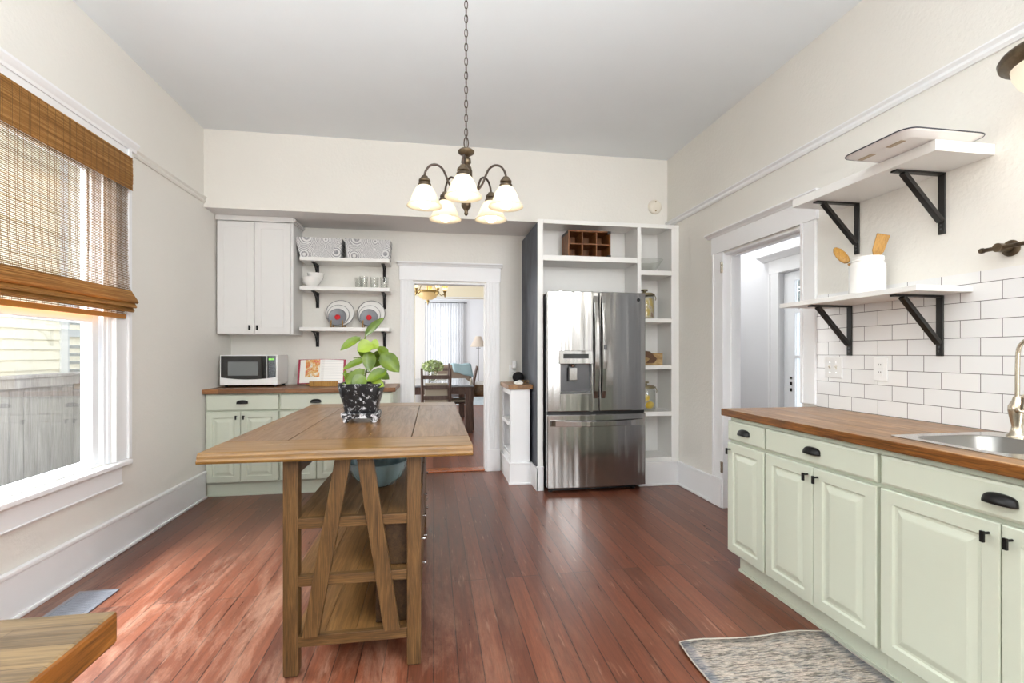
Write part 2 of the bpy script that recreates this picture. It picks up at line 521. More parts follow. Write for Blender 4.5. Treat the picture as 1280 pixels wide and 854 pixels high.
# printed page
t = NT('food_photograph_page')
n = t.noise(t.coord((1, 1, 1)), 16, 3, 0.6, 0.6)
t.set(Base_Color=t.ramp(n, [(0.28, RGB(96, 112, 84)), (0.40, RGB(232, 226, 214)), (0.50, RGB(214, 168, 92)), (0.60, RGB(206, 92, 66)), (0.72, RGB(240, 226, 196))]), Roughness=0.45)
M['food'] = t.m
t = NT('printed_text_page')
tc = t.n('ShaderNodeTexCoord')
sp = t.n('ShaderNodeSeparateXYZ')
t.l(tc.outputs['Object'], sp.inputs[0])
ln = t.math('SINE', t.math('MULTIPLY', sp.outputs['Z'], 420.0))
t.set(Base_Color=t.ramp(ln, [(0.75, RGB(240, 238, 234)), (0.95, RGB(206, 204, 204))]), Roughness=0.5)
M['page'] = t.m
t = NT('jar_contents')
n = t.noise(t.coord((1, 1, 0.8)), 20, 2, 0.5)
t.set(Base_Color=t.ramp(n, [(0.3, RGB(150, 96, 74)), (0.42, RGB(224, 214, 190)), (0.52, RGB(196, 176, 96)), (0.64, RGB(214, 182, 70)), (0.75, RGB(236, 228, 206))]), Roughness=0.6)
M['jar_fill'] = t.m
M['tin'] = plain('aged_tin_lid', RGB(124, 112, 84), 0.4, 0.7)
t = NT('small_wood_box_print')
n = t.noise(t.coord((0.6, 1, 1)), 24, 4, 0.6)
t.set(Base_Color=t.ramp(n, [(0.3, RGB(122, 92, 54)), (0.55, RGB(176, 146, 98)), (0.8, RGB(206, 184, 144))]), Roughness=0.6)
M['box_print'] = t.m
M['brown_chevron'] = plain('dark_brown_stain', RGB(88, 58, 34), 0.6)
M['grey_plate'] = plain('grey_plate_glaze', RGB(128, 130, 136), 0.3)
M['plate_rim'] = plain('dark_grey_plate_rim', RGB(92, 92, 94), 0.3)
M['mw_glass'] = plain('black_microwave_glass', RGB(10, 12, 14), 0.06, Coat_Weight=1.0)
M['mw_window'] = plain('grey_microwave_mesh', RGB(112, 116, 116), 0.2)
M['display'] = plain('black_display', RGB(12, 13, 15), 0.15)
M['fabric_black'] = plain('black_speaker_fabric', RGB(24, 24, 28), 0.9)
M['vent'] = plain('grey_metal_register', RGB(150, 154, 164), 0.4, 0.6)
M['vent_dark'] = plain('dark_duct', RGB(22, 22, 24), 0.8)
M['tray'] = plain('white_enamel_tray', RGB(230, 228, 226), 0.3)
M['tray_rim'] = plain('dark_enamel_rim', RGB(44, 46, 60), 0.35)
M['slot'] = plain('tan_tray_slot', RGB(176, 160, 138), 0.6)


# ------------------------------------------------------------------ mesh helpers
class MB:
    """Collects shapes; build() links them as ONE mesh object."""
    def __init__(self):
        self.bm = bmesh.new()

    def face(self, vs):
        try:
            self.bm.faces.new(vs)
        except ValueError:
            pass

    def box(self, x0, x1, y0, y1, z0, z1, mat=None, pivot=None):
        vs = []
        for x in (x0, x1):
            for y in (y0, y1):
                for z in (z0, z1):
                    p = Vector((x, y, z))
                    if mat is not None:
                        p = mat @ p
                    vs.append(self.bm.verts.new(p))
        for f in ((0, 1, 3, 2), (4, 6, 7, 5), (0, 4, 5, 1), (2, 3, 7, 6), (0, 2, 6, 4), (1, 5, 7, 3)):
            self.face([vs[i] for i in f])
        return self

    def prism(self, pts, a, b, axis='Y', mat=None):
        """Polygon pts (2-D) extruded from a to b along axis. XZ for Y, YZ for X, XY for Z."""
        def P(u, v, s):
            p = {'Y': (u, s, v), 'X': (s, u, v), 'Z': (u, v, s)}[axis]
            p = Vector(p)
            return mat @ p if mat is not None else p
        A = [self.bm.verts.new(P(u, v, a)) for u, v in pts]
        B = [self.bm.verts.new(P(u, v, b)) for u, v in pts]
        n = len(pts)
        self.face(A)
        self.face(B[::-1])
        for i in range(n):
            self.face([A[i], A[(i + 1) % n], B[(i + 1) % n], B[i]])
        return self

    def ring(self, c, u, v, r, n, r2=None):
        r2 = r if r2 is None else r2
        return [self.bm.verts.new(c + u * (r * math.cos(2 * PI * i / n)) + v * (r2 * math.sin(2 * PI * i / n))) for i in range(n)]

    def bridge(self, A, B):
        n = len(A)
        for i in range(n):
            self.face([A[i], A[(i + 1) % n], B[(i + 1) % n], B[i]])

    def tube(self, pts, r, n=8, closed=False, cap=True):
        pts = [Vector(p) for p in pts]
        rs = r if isinstance(r, (list, tuple)) else [r] * len(pts)
        rings = []
        prev = None
        N = len(pts)
        for i, p in enumerate(pts):
            if closed:
                d = pts[(i + 1) % N] - pts[i - 1]
            else:
                d = pts[min(i + 1, N - 1)] - pts[max(i - 1, 0)]
            d.normalize()
            if prev is None:
                a = Vector((0, 0, 1)) if abs(d.z) < 0.9 else Vector((1, 0, 0))
                u = d.cross(a).normalized()
            else:
                u = (prev - d * prev.dot(d)).normalized()
            prev = u
            rings.append(self.ring(p, u, d.cross(u), rs[i], n))
        for i in range(N - 1):
            self.bridge(rings[i], rings[i + 1])
        if closed:
            self.bridge(rings[-1], rings[0])
        elif cap:
            self.face(rings[0][::-1])
            self.face(rings[-1])
        return self

    def lathe(self, prof, n=24, c=(0, 0, 0), mat=None, sx=1.0, sy=1.0):
        """prof: (radius, z) pairs turned about the vertical through c."""
        c = Vector(c)
        rings = []
        for r, z in prof:
            row = []
            if r < 1e-6:
                p = Vector((0, 0, z))
                p = (mat @ p if mat is not None else p) + c
                row = [self.bm.verts.new(p)]
            else:
                for i in range(n):
                    a = 2 * PI * i / n
                    p = Vector((r * math.cos(a) * sx, r * math.sin(a) * sy, z))
                    p = (mat @ p if mat is not None else p) + c
                    row.append(self.bm.verts.new(p))
            rings.append(row)
        for A, B in zip(rings, rings[1:]):
            if len(A) == 1 and len(B) == 1:
                continue
            if len(A) == 1:
                for i in range(n):
                    self.face([A[0], B[i], B[(i + 1) % n]])
            elif len(B) == 1:
                for i in range(n):
                    self.face([A[i], A[(i + 1) % n], B[0]])
            else:
                self.bridge(A, B)
        return self

    def panel(self, org, u, v, nrm, w, h, steps, back=0.018):
        """Door slab: rings of (inset, depth) from its outer edge; depth measured along nrm from the front plane."""
        org, u, v, nrm = map(Vector, (org, u, v, nrm))
        def R(ins, dep):
            return [self.bm.verts.new(org + u * a + v * b + nrm * dep) for a, b in
                    ((ins, ins), (w - ins, ins), (w - ins, h - ins), (ins, h - ins))]
        bk = R(0, -back)
        self.face(bk)
        last = bk
        for ins, dep in steps:
            cur = R(ins, dep)
            self.bridge(last, cur)
            last = cur
        self.face(last)
        return self

    def build(self, name, mat, parent=None, smooth=False, bevel=0.0, seg=2, solid=0.0, angle=40):
        bmesh.ops.recalc_face_normals(self.bm, faces=self.bm.faces)
        me = bpy.data.meshes.new(name)
        root = parent
        while root is not None and root.parent is not None:
            root = root.parent
        if root is not None and root.location.length > 0:
            bmesh.ops.translate(self.bm, verts=self.bm.verts, vec=-root.location)
        self.bm.to_mesh(me)
        self.bm.free()
        if smooth:
            for p in me.polygons:
                p.use_smooth = True
        o = bpy.data.objects.new(name, me)
        COL.objects.link(o)
        for mm in (mat if isinstance(mat, (list, tuple)) else [mat]):
            me.materials.append(mm)
        if parent is not None:
            o.parent = parent
        if solid:
            s = o.modifiers.new('solid', 'SOLIDIFY')
            s.thickness = solid
            s.offset = 0
        if bevel:
            b = o.modifiers.new('bevel', 'BEVEL')
            b.width = bevel
            b.segments = seg
            b.limit_method = 'ANGLE'
            b.angle_limit = math.radians(angle)
        if smooth:
            try:
                me.set_sharp_from_angle(angle=math.radians(50))
            except Exception:
                pass
        return o


def thing(name, label, cat, loc=(0, 0, 0), group=None, kind=None):
    o = bpy.data.objects.new(name, None)
    o.empty_display_size = 0.1
    COL.objects.link(o)
    o.location = loc
    return tag(o, label, cat, group, kind)


def tag(o, label, cat, group=None, kind=None):
    o['label'] = label
    o['category'] = cat
    if group:
        o['group'] = group
    if kind:
        o['kind'] = kind
    return o


def struct(o, label, cat):
    return tag(o, label, cat, None, 'structure')


def dup(root, loc=None, rotz=None, label=None):
    def cp(o, par):
        c_ = o.copy()
        COL.objects.link(c_)
        if par is not None:
            c_.parent = par
        for ch in list(o.children):
            cp(ch, c_)
        return c_
    r = cp(root, None)
    if loc is not None:
        r.location = loc
    if rotz is not None:
        r.rotation_euler = (0, 0, rotz)
    if label:
        r['label'] = label
    return r


# ------------------------------------------------------------------ the setting
def slab(name, label, cat, mat, boxes, bevel=0.0):
    m = MB()
    for b in boxes:
        m.box(*b)
    return struct(m.build(name, mat, bevel=bevel), label, cat)


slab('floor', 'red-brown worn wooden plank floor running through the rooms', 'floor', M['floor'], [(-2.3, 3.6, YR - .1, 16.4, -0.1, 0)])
slab('ceiling', 'flat pale grey white ceiling over the kitchen', 'ceiling', M['ceiling'], [(-2.3, 3.6, YR - .1, 5.30, H, H + .1)])
slab('ceiling_dining', 'flat white ceiling over the dining and living rooms', 'ceiling', M['ceiling'], [(-2.3, 3.6, 5.30, 16.4, H, H + .1)])
WY0, WY1, WZ0, WZ1 = 1.90, 3.37, 0.585, 2.46       # left window opening
slab('wall_left', 'cream textured left wall around the window', 'wall', M['wall'], [
    (XL - .15, XL, YR, WY0, 0, H), (XL - .15, XL, WY1, YB + .12, 0, H),
    (XL - .15, XL, WY0, WY1, 0, WZ0), (XL - .15, XL, WY0, WY1, WZ1, H)])
DY0, DY1, DZ = 2.766, 3.615, 2.09                   # doorway in the right wall
slab('wall_right', 'cream textured right wall above the sink counter', 'wall', M['wall'], [
    (XR, XR + .12, YR, DY0, 0, H), (XR, XR + .12, DY1, YB + .12, 0, H), (XR, XR + .12, DY0, DY1, DZ, H)])
OX0, OX1, OZ = -0.212, 0.563, 2.02                  # doorway to the dining room
slab('wall_back', 'cream back wall of the recess behind the shelves', 'wall', M['wall'], [
    (XL, OX0, YB, YB + .12, 0, H), (OX1, XR, YB, YB + .12, 0, H), (OX0, OX1, YB, YB + .12, OZ, H)])
slab('wall_rear', 'cream rear wall on the camera side of the kitchen', 'wall', M['wall'], [(XL - .15, XR + .12, YR - .12, YR, 0, H)])
so = MB()
so.box(XL, XR, YS, YB, 2.548, H)
so = struct(so.build('wall_back_soffit', [M['wall'], M['soffit_paint']]), 'dropped wall face over the recess at the back', 'wall')
for p in so.data.polygons:
    if p.normal.z < -0.9:
        p.material_index = 1

# trims
def base(name, label, pts_boxes):
    m = MB()
    for b in pts_boxes:
        m.box(*b)
    return struct(m.build(name, M['trim'], bevel=.006), label, 'baseboard')


base('baseboard_left', 'tall white baseboard under the left window', [(XL, XL + .02, YR, 4.598, 0, .215), (XL, XL + .028, YR, 4.598, .215, .24), (XL + .02, XL + .034, YR, 4.598, 0, .022)])
base('baseboard_right', 'tall white baseboard beside the hall doorway', [(XR - .02, XR, 3.755, 4.352, 0, .205), (XR - .028, XR, 3.755, 4.352, .205, .228), (XR - .034, XR - .02, 3.755, 4.352, 0, .022)])
# picture rails
def rail(name, label, x0, x1, y0, y1, z):
    m = MB()
    s = 1 if x1 > x0 else -1
    m.prism([(x0, z), (x0 + s * .010, z), (x0 + s * .018, z + .014), (x0 + s * .014, z + .03), (x0 + s * .026, z + .044), (x0 + s * .026, z + .052), (x0, z + .056)], y0, y1, 'Y')
    return struct(m.build(name, M['wall'] if 'right' not in name else M['trim'], smooth=False), label, 'picture rail')


rail('trim_right', 'white picture rail along the right wall', XR, XR - 1, YR, YS, 2.544)
rail('trim_left', 'cream picture rail from the window to the corner', XL, XL + 1, 3.60, YS, 2.585)

# left window
win = struct(bpy.data.objects.new('window_1', None), 'tall white sash window on the left wall', 'window')
COL.objects.link(win)
win.location = (XL, 2.6, WZ0)
m = MB()
m.box(XL, XL + .02, WY1 + .002, 3.515, WZ0, 2.60)
m.box(XL + .02, XL + .034, 3.49, 3.526, WZ0, 2.60)
m.box(XL + .02, XL + .028, WY1 + .002, WY1 + .022, WZ0, 2.46)
m.box(XL, XL + .02, WY0 - .145, WY0 - .002, WZ0, 2.60)
m.box(XL, XL + .02, WY0, WY1, WZ1, 2.60)
m.build('casing', M['trim'], win, bevel=.004)
m = MB()
m.prism([(XL, 2.60), (XL + .026, 2.60), (XL + .028, 2.618), (XL + .038, 2.630), (XL + .048, 2.645), (XL + .048, 2.658), (XL, 2.662)], WY0 - .20, 3.585, 'Y')
m.build('crown', M['trim'], win)
m = MB()
m.box(XL - .10, XL + .055, WY0 - .17, 3.50, .552, .584)
m.build('stool', M['trim'], win, bevel=.008, seg=3)
m = MB()
m.box(XL, XL + .018, WY0 - .14, 3.45, .432, .552)
m.box(XL + .018, XL + .026, WY0 - .14, 3.45, .432, .442)
m.build('apron', M['trim'], win, bevel=.003)
m = MB()
for y0, y1 in ((WY1 - .028, WY1), (WY0, WY0 + .028)):
    m.box(XL - .15, XL, y0, y1, WZ0, WZ1)
m.box(XL - .15, XL, WY0 + .028, WY1 - .028, WZ1 - .03, WZ1)
m.box(XL - .15, XL - .02, WY0 + .028, WY1 - .028, WZ0 - .01, WZ0 + .018)
for a, b in ((WY1 - .075, WY1 - .028), (WY0 + .028, WY0 + .075)):
    m.box(XL - .075, XL - .060, a, b, WZ0, WZ1 - .03)
    m.box(XL - .020, XL - .008, a + .02, b, WZ0, WZ1 - .03)
m.build('jamb', M['vinyl'], win, bevel=.002)


def sash(x, z0, z1, y0, y1, b0=.045, b1=.05, st=.055):
    m = MB()
    m.box(x - .018, x + .018, y0, y0 + st, z0, z1)
    m.box(x - .018, x + .018, y1 - st, y1, z0, z1)
    m.box(x - .018, x + .018, y0 + st, y1 - st, z0, z0 + b0)
    m.box(x - .018, x + .018, y0 + st, y1 - st, z1 - b1, z1)
    s = m.build('sash', M['vinyl'], win, bevel=.004)
    g = MB()
    g.box(x - .003, x + .003, y0 + st - .004, y1 - st + .004, z0 + b0 - .004, z1 - b1 + .004)
    g.build('pane', M['pane'], s)
    return s


sash(XL - .040, WZ0 + .018, 1.505, WY0 + .076, WY1 - .076, .03, .05)
sash(XL - .098, 1.45, WZ1 - .03, WY0 + .03, WY1 - .03, .05, .05)
m = MB()
m.box(XL - .05, XL - .026, WY1 - .105, WY1 - .082, 0.64, 0.70)
m.build('sash_lift', M['vinyl'], win, bevel=.002)

# doorway to the dining room: casing, head, threshold
d1 = struct(bpy.data.objects.new('door_1', None), 'white cased doorway open to the dining room', 'doorway')
COL.objects.link(d1)
d1.location = (.17, YB, 0)
m = MB()
m.box(-.343, OX0, YB - .02, YB, 0, 2.035)
m.box(OX1, .706, YB - .02, YB, 0.20, 2.035)
for x in (OX1 + .028, OX1 + .062, OX1 + .10):
    m.box(x, x + .022, YB - .028, YB - .02, .24, 2.03)
for x in (OX0 - .12, OX0 - .085, OX0 - .05):
    m.box(x, x + .022, YB - .028, YB - .02, .24, 2.03)
m.build('casing', M['trim'], d1, bevel=.003)
m = MB()
m.box(OX1, .712, YB - .032, YB, 0, .235)
m.box(-.35, OX0, YB - .032, YB, 0, .235)
m.build('plinth_block', M['trim'], d1, bevel=.004)
m = MB()
m.box(-.352, .716, YB - .024, YB, 2.035, 2.185)
m.prism([(YB, 2.185), (YB - .028, 2.185), (YB - .034, 2.20), (YB - .055, 2.215), (YB - .055, 2.228), (YB, 2.23)], -.372, .736, 'X')
m.build('head_casing', M['trim'], d1, bevel=.003)
m = MB()
m.box(OX0 - .001, OX0 + .015, YB, YB + .13, 0, OZ)
m.box(OX1 - .015, OX1 + .001, YB, YB + .13, 0, OZ)
m.box(OX0 + .015, OX1 - .015, YB, YB + .13, OZ - .015, OZ)
m.build('jamb', M['trim'], d1)
m = MB()
m.box(OX0 + .015, OX1 - .015, YB - .005, YB + .14, 0, .018)
m.build('threshold', M['threshold_wood'], d1, bevel=.006)

# doorway in the right wall
d2 = struct(bpy.data.objects.new('door_2', None), 'white cased doorway in the right wall to the hall', 'doorway')
COL.objects.link(d2)
d2.location = (XR, 3.2, 0)
m = MB()
m.box(XR - .02, XR, DY1 + .012, 3.757, .24, 2.10)
m.box(XR - .03, XR - .02, 3.735, 3.757, .24, 2.10)
m.box(XR - .02, XR, 2.651, DY0, 0.95, 2.10)
m.box(XR - .028, XR - .02, DY0 - .022, DY0, .95, 2.10)
m.build('casing', M['trim'], d2, bevel=.003)
m = MB()
m.box(XR - .032, XR, DY1 + .012, 3.77, 0, .24)
m.build('plinth_block', M['trim'], d2, bevel=.004)
m = MB()
m.box(XR - .024, XR, 2.638, 3.775, 2.10, 2.24)
m.prism([(XR, 2.24), (XR - .028, 2.24), (XR - .036, 2.252), (XR - .06, 2.266), (XR - .06, 2.278), (XR, 2.28)], 2.60, 3.83, 'Y')
m.build('head_casing', M['trim'], d2, bevel=.003)
m = MB()
m.box(XR - .02, XR + .14, DY1 - .002, DY1 + .012, 0, DZ)
m.box(XR - .004, XR + .14, DY0 - .001, DY0 + .012, 0, DZ)
m.box(XR - .004, XR + .14, DY0 + .012, DY1, DZ - .014, DZ)
m.box(XR + .05, XR + .09, DY1 - .014, DY1, 0, DZ - .014)
m.box(XR + .05, XR + .09, DY0 + .012, DY1 - .014, DZ - .028, DZ - .014)
m.build('jamb', M['trim'], d2, bevel=.002)
for z in (.29, 1.93):
    m = MB()
    for k in range(3):
        m.tube([(XR - .024, DY1 + .006, z + k * .032), (XR - .024, DY1 + .006, z + k * .032 + .026)], .007, 8)
    m.box(XR - .022, XR - .018, DY1 - .002, DY1 + .03, z, z + .09)
    m.build('hinge', M['nickel'], d2)

# side hall beyond the right doorway
slab('wall_hall', 'grey white far wall of the side hall', 'wall', M['wall_side'], [
    (3.4, 3.5, 2.2, 3.15, 0, H), (3.4, 3.5, 4.30, 5.3, 0, H), (3.4, 3.5, 3.15, 4.30, 2.06, H), (3.4, 3.5, 3.15, 4.30, 0, .12),
    (XR + .12, 3.4, 2.2, 2.3, 0, H), (XR + .12, 3.4, 5.2, 5.3, 0, H)])
w2 = struct(bpy.data.objects.new('window_2', None), 'white glazed porch door in the side hall', 'window')
COL.objects.link(w2)
w2.location = (3.4, 3.7, .12)
m = MB()
m.box(3.38, 3.4, 4.30, 4.445, 0, 2.07)
m.box(3.372, 3.38, 4.42, 4.445, 0, 2.07)
m.box(3.38, 3.4, 3.0, 3.15, 0, 2.07)
m.box(3.38, 3.4, 3.0, 4.445, 2.07, 2.205)
m.build('casing', M['trim'], w2, bevel=.003)
m = MB()
m.prism([(3.4, 2.205), (3.37, 2.205), (3.35, 2.23), (3.30, 2.25), (3.30, 2.265), (3.4, 2.265)], 2.9, 4.54, 'Y')
m.build('crown', M['trim'], w2)
m = MB()
for y0, y1 in ((4.131, 4.214), (3.24, 3.30)):
    m.box(3.42, 3.46, y0, y1, .12, 2.055)
for y0, y1 in ((4.216, 4.299), (3.151, 3.238)):
    m.box(3.44, 3.48, y0, y1, .12, 2.058)
for z0, z1 in ((.12, .55), (1.22, 1.25), (1.655, 1.69), (1.97, 2.055)):
    m.box(3.42, 3.46, 3.30, 4.131, z0, z1)
m.box(3.425, 3.455, 3.70, 3.74, .55, 1.97)
s = m.build('sash', M['vinyl'], w2, bevel=.003)
m = MB()
m.box(3.437, 3.443, 3.30, 4.131, .55, 1.97)
m.build('pane', M['pane'], s)
m = MB()
m.box(3.41, 3.42, 4.165, 4.185, .90, .93)
m.box(3.41, 3.42, 4.165, 4.185, .96, .99)
m.box(3.41, 3.42, 4.165, 4.185, 1.02, 1.04)
m.build('latch', M['black'], w2)

# dining and living rooms
slab('wall_dining_left', 'pale cream left wall of the dining room', 'wall', M['wall_dining'], [(-2.15, -2.05, 5.3, 10.0, 0, H)])
slab('wall_dining_right', 'pale cream right wall of the dining room', 'wall', M['wall_dining'], [(2.6, 2.7, 5.3, 10.0, 0, H)])
slab('wall_dining_far', 'pale cream wall with the wide opening to the living room', 'wall', M['wall_dining'], [
    (-2.15, -.188, 10.0, 10.14, 0, H), (2.1, 2.7, 10.0, 10.14, 0, H), (-.188, 2.1, 10.0, 10.14, 2.405, H)])
slab('trim_dining', 'white casing edge around the wide living room opening', 'trim', M['trim'], [
    (-.36, -.188, 9.975, 9.999, 0, 2.405), (-.36, 2.25, 9.975, 9.999, 2.405, 2.43), (-.188, -.17, 9.975, 10.16, 0, 2.405)])
slab('wall_living_left', 'grey white left wall of the living room', 'wall', M['wall_side'], [(-2.15, -2.05, 10.14, 16.0, 0, H)])
slab('wall_living_right', 'grey white right wall of the living room', 'wall', M['wall_side'], [(3.2, 3.3, 10.14, 16.0, 0, H), (2.7, 3.3, 10.0, 10.14, 0, H)])
slab('wall_living_far', 'grey white far wall of the living room', 'wall', M['wall_side'], [
    (-2.15, -.30, 16.0, 16.12, 0, H), (.88, 3.3, 16.0, 16.12, 0, H), (-.30, .88, 16.0, 16.12, 0, .75), (-.30, .88, 16.0, 16.12, 2.85, H)])
w3 = struct(bpy.data.objects.new('window_3', None), 'tall living room window behind sheer curtains', 'window')
COL.objects.link(w3)
w3.location = (.3, 16.0, .75)
m = MB()
m.box(-.42, -.30, 15.975, 16, .65, 2.98)
m.box(.88, 1.0, 15.975, 16, .65, 2.98)
m.box(-.30, .88, 15.975, 16, 2.85, 2.98)
m.box(-.42, 1.0, 15.95, 16, .68, .75)
m.build('casing', M['trim'], w3, bevel=.004)
m = MB()
m.box(-.30, -.24, 16.03, 16.07, .75, 2.85)
m.box(.82, .88, 16.03, 16.07, .75, 2.85)
m.box(-.24, .82, 16.03, 16.07, .75, .81)
m.box(-.24, .82, 16.03, 16.07, 2.79, 2.85)
m.box(-.24, .82, 16.03, 16.07, 1.78, 1.84)
s = m.build('sash', M['vinyl'], w3)
m = MB()
m.box(-.24, .82, 16.047, 16.053, .81, 2.79)
m.build('pane', M['pane'], s)

# ------------------------------------------------------------------ outdoors, seen through the left window
slab('ground_outside', 'bare yard between the house and the fence', 'ground', M['ground'], [(-9, -2.14, -3, 14, -.75, -.65)])
fe = thing('board_fence', 'weathered grey board fence outside the left window', 'fence', (-3.6, 4.5, -.65))
m = MB()
y = 1.2
while y < 8.4:
    wd = .148 + .006 * random.random()
    m.box(-3.64 - random.random() * .006, -3.615, y, y + wd - .006, -.65, .955)
    y += wd
m.build('boards', M['fence'], fe, bevel=.003)
m = MB()
m.box(-3.66, -3.585, 1.2, 8.4, .955, 1.045)
m.box(-3.70, -3.56, 1.2, 8.4, 1.045, 1.072)
m.build('cap_rail', M['fence'], fe, bevel=.004)
ho = thing('neighbour_house', 'cream clapboard house beyond the grey fence', 'house', (-5.0, 6, -.65))
m = MB()
for k in range(36):
    z = -.65 + k * .131
    m.prism([(-5.02, z), (-5.0 + .012, z), (-5.0 - .004, z + .135), (-5.02, z + .135)], 1.0, 7.44, 'Y')
m.box(-5.2, -5.02, 1.0, 9.5, -.65, 4.1)
m.build('siding', M['siding'], ho)
m = MB()
m.box(-5.02, -4.975, 7.44, 7.56, -.65, 4.1)
m.box(-5.02, -4.985, 7.90, 8.02, -.65, 4.1)
m.build('corner_board', M['ext_white'], ho, bevel=.004)
m = MB()
m.box(-5.02, -4.985, 7.56, 7.60, -.2, 2.05)
m.box(-5.02, -4.985, 7.86, 7.90, -.2, 2.05)
m.box(-5.02, -4.985, 7.60, 7.86, 1.50, 1.60)
for k in range(19):
    z = -.1 + k * .112
    if abs(z - 1.52) > .09:
        m.box(-5.03, -4.985, 7.60, 7.86, 0, .008, Matrix.Translation((0, 0, z)) @ Matrix.Translation((-5, 0, 0)) @ Matrix.Rotation(-.75, 4, 'Y') @ Matrix.Scale(2.2, 4, (1, 0, 0)) @ Matrix.Translation((5, 0, 0)))
m.build('shutter', M['shutter'], ho)
m = MB()
m.box(-5.2, -4.55, .8, 9.7, 4.10, 4.13)
m.box(-4.57, -4.53, .8, 9.7, 4.08, 4.26)
m.build('eave', M['ext_white'], ho)
m = MB()
m.prism([(-4.5, 4.26), (-4.5, 4.29), (-8.2, 6.4), (-8.2, 6.3), (-5.2, 4.13)], .8, 9.7, 'Y')
m.build('roof', M['steel_dark'], ho)
# outside the hall door: a porch side and a leafy tree
m = MB()
for k in range(20):
    z = -.4 + k * .13
    if z < 1.98:
        m.prism([(7.0, z), (6.98, z), (7.0, z + .132), (7.04, z + .132)], 3.0, 12.0, 'Y')
tag(m.build('garden_wall', M['shutter']), 'pale grey boarded wall outside the hall door', 'wall')
tr = thing('garden_tree', 'dark grey-green tree beyond the glazed hall door', 'tree', (9.0, 10.7, -.65))
m = MB()
rnd = random.Random(3)
for k in range(1700):
    a, b, r = rnd.uniform(0, 2 * PI), rnd.uniform(-1, 1), rnd.uniform(.5, 2.6)
    c_ = Vector((9 + r * math.cos(a) * math.sqrt(1 - b * b), 10.7 + r * 1.3 * math.sin(a) * math.sqrt(1 - b * b), 3.6 + r * b * .9))
    u = Vector((rnd.uniform(-1, 1), rnd.uniform(-1, 1), rnd.uniform(-1, 1))).normalized() * .16
    v = u.cross(Vector((rnd.uniform(-1, 1), rnd.uniform(-1, 1), 1))).normalized() * .08
    m.face([m.bm.verts.new(c_ + q) for q in (-u, v, u, -v)])
m.build('crown', M['tree'], tr)
m = MB()
m.tube([(9, 10.7, -.65), (9.05, 10.7, 1.2), (9, 10.65, 2.8)], [.17, .13, .09], 10)
m.build('trunk', M['dark_wood'], tr)

# ------------------------------------------------------------------ cabinets
ID = Matrix.Identity(4)
SIDE = Matrix(((0, 1, 0, 0), (-1, 0, 0, 0), (0, 0, 1, 0), (0, 0, 0, 1)))   # local (a, depth, z) -> (depth, -a, z): faces -X
DOOR = [(0, -.004), (.004, 0), (.050, 0), (.057, -.008), (.066, -.008), (.088, -.001), (.094, 0)]
SHAKER = [(0, -.003), (.003, 0), (.058, 0), (.060, -.0025), (.062, -.0025)]
DRAWER = [(0, -.006), (.004, -.003), (.010, 0)]


def door_pull(parent, mx, a, f, z, mat='black'):
    m = MB()
    m.box(a - .006, a + .006, f - .030, f - .021, z - .018, z + .018, mx)
    m.tube([mx @ Vector((a, f - .022, z + .010)), mx @ Vector((a, f + .001, z + .010))], .0045, 8)
    return m.build('door_pull', M[mat], parent, bevel=.0015)


def cup_pull(parent, mx, a, f, z, w_=.046, hgt=.032, dep=.026):
    m = MB()
    rows = []
    n, k = 14, 6
    for i in range(n + 1):
        th = PI * i / n
        row = []
        for j in range(k + 1):
            ph = PI / 2 * j / k
            row.append(m.bm.verts.new(mx @ Vector((a - w_ * math.cos(th), f - dep * (math.sin(th) ** .6) * math.cos(ph) - .001, z - .014 + hgt * (math.sin(th) ** .42) * math.sin(ph)))))
        rows.append(row)
    for A, B in zip(rows, rows[1:]):
        for j in range(k):
            m.face([A[j], A[j + 1], B[j + 1], B[j]])
    m.box(a - w_ * .55, a + w_ * .55, f - .003, f, z - .004, z + .012, mx)
    bmesh.ops.remove_doubles(m.bm, verts=m.bm.verts, dist=.0003)
    return m.build('cup_pull', M['black'], parent, smooth=True, solid=.003)


def base_cabinet(name, label, mx, a0, a1, f, depth, z0, z1, drawer_z, doors, drawers, pulls, body_mat='sage', group=None, end=False):
    """f = depth coordinate of the door fronts; carcass behind. doors: list of (a0,a1,pull_a); drawers: (a0,a1)."""
    o = mx @ Vector(((a0 + a1) / 2, f + depth / 2, 0))
    root = thing(name, label, 'cabinet', o, group)
    m = MB()
    m.box(a0, a1, f + .026, f + depth, z0 - .012, z1, mx)
    m.build('carcass', M[body_mat], root, bevel=.0015)
    m = MB()
    m.box(a0 + (.06 if end else 0), a1, f + .045, f + depth - .02, 0, z0 - .012, mx)
    m.box(a0 + (.06 if end else 0), a1, f + .036, f + .045, 0, .016, mx)
    m.build('toe_kick', M[body_mat], root, bevel=.001)
    u, n_ = mx.to_3x3() @ Vector((1, 0, 0)), mx.to_3x3() @ Vector((0, -1, 0))
    for d0, d1_, pa in doors:
        m = MB()
        m.panel(mx @ Vector((d0, f, z0)), u, (0, 0, 1), n_, d1_ - d0, drawer_z[0] - z0, DOOR, .0255)
        d = m.build('door', M[body_mat], root)
        if pa is not None:
            door_pull(d, mx, pa, f, drawer_z[0] - .048)
    for d0, d1_ in drawers:
        m = MB()
        m.panel(mx @ Vector((d0, f, drawer_z[1])), u, (0, 0, 1), n_, d1_ - d0, drawer_z[2] - drawer_z[1], DRAWER, .0255)
        d = m.build('drawer', M[body_mat], root)
        if pulls:
            cup_pull(d, mx, (d0 + d1_) / 2, f, (drawer_z[1] + drawer_z[2]) / 2 + .004)
    return root


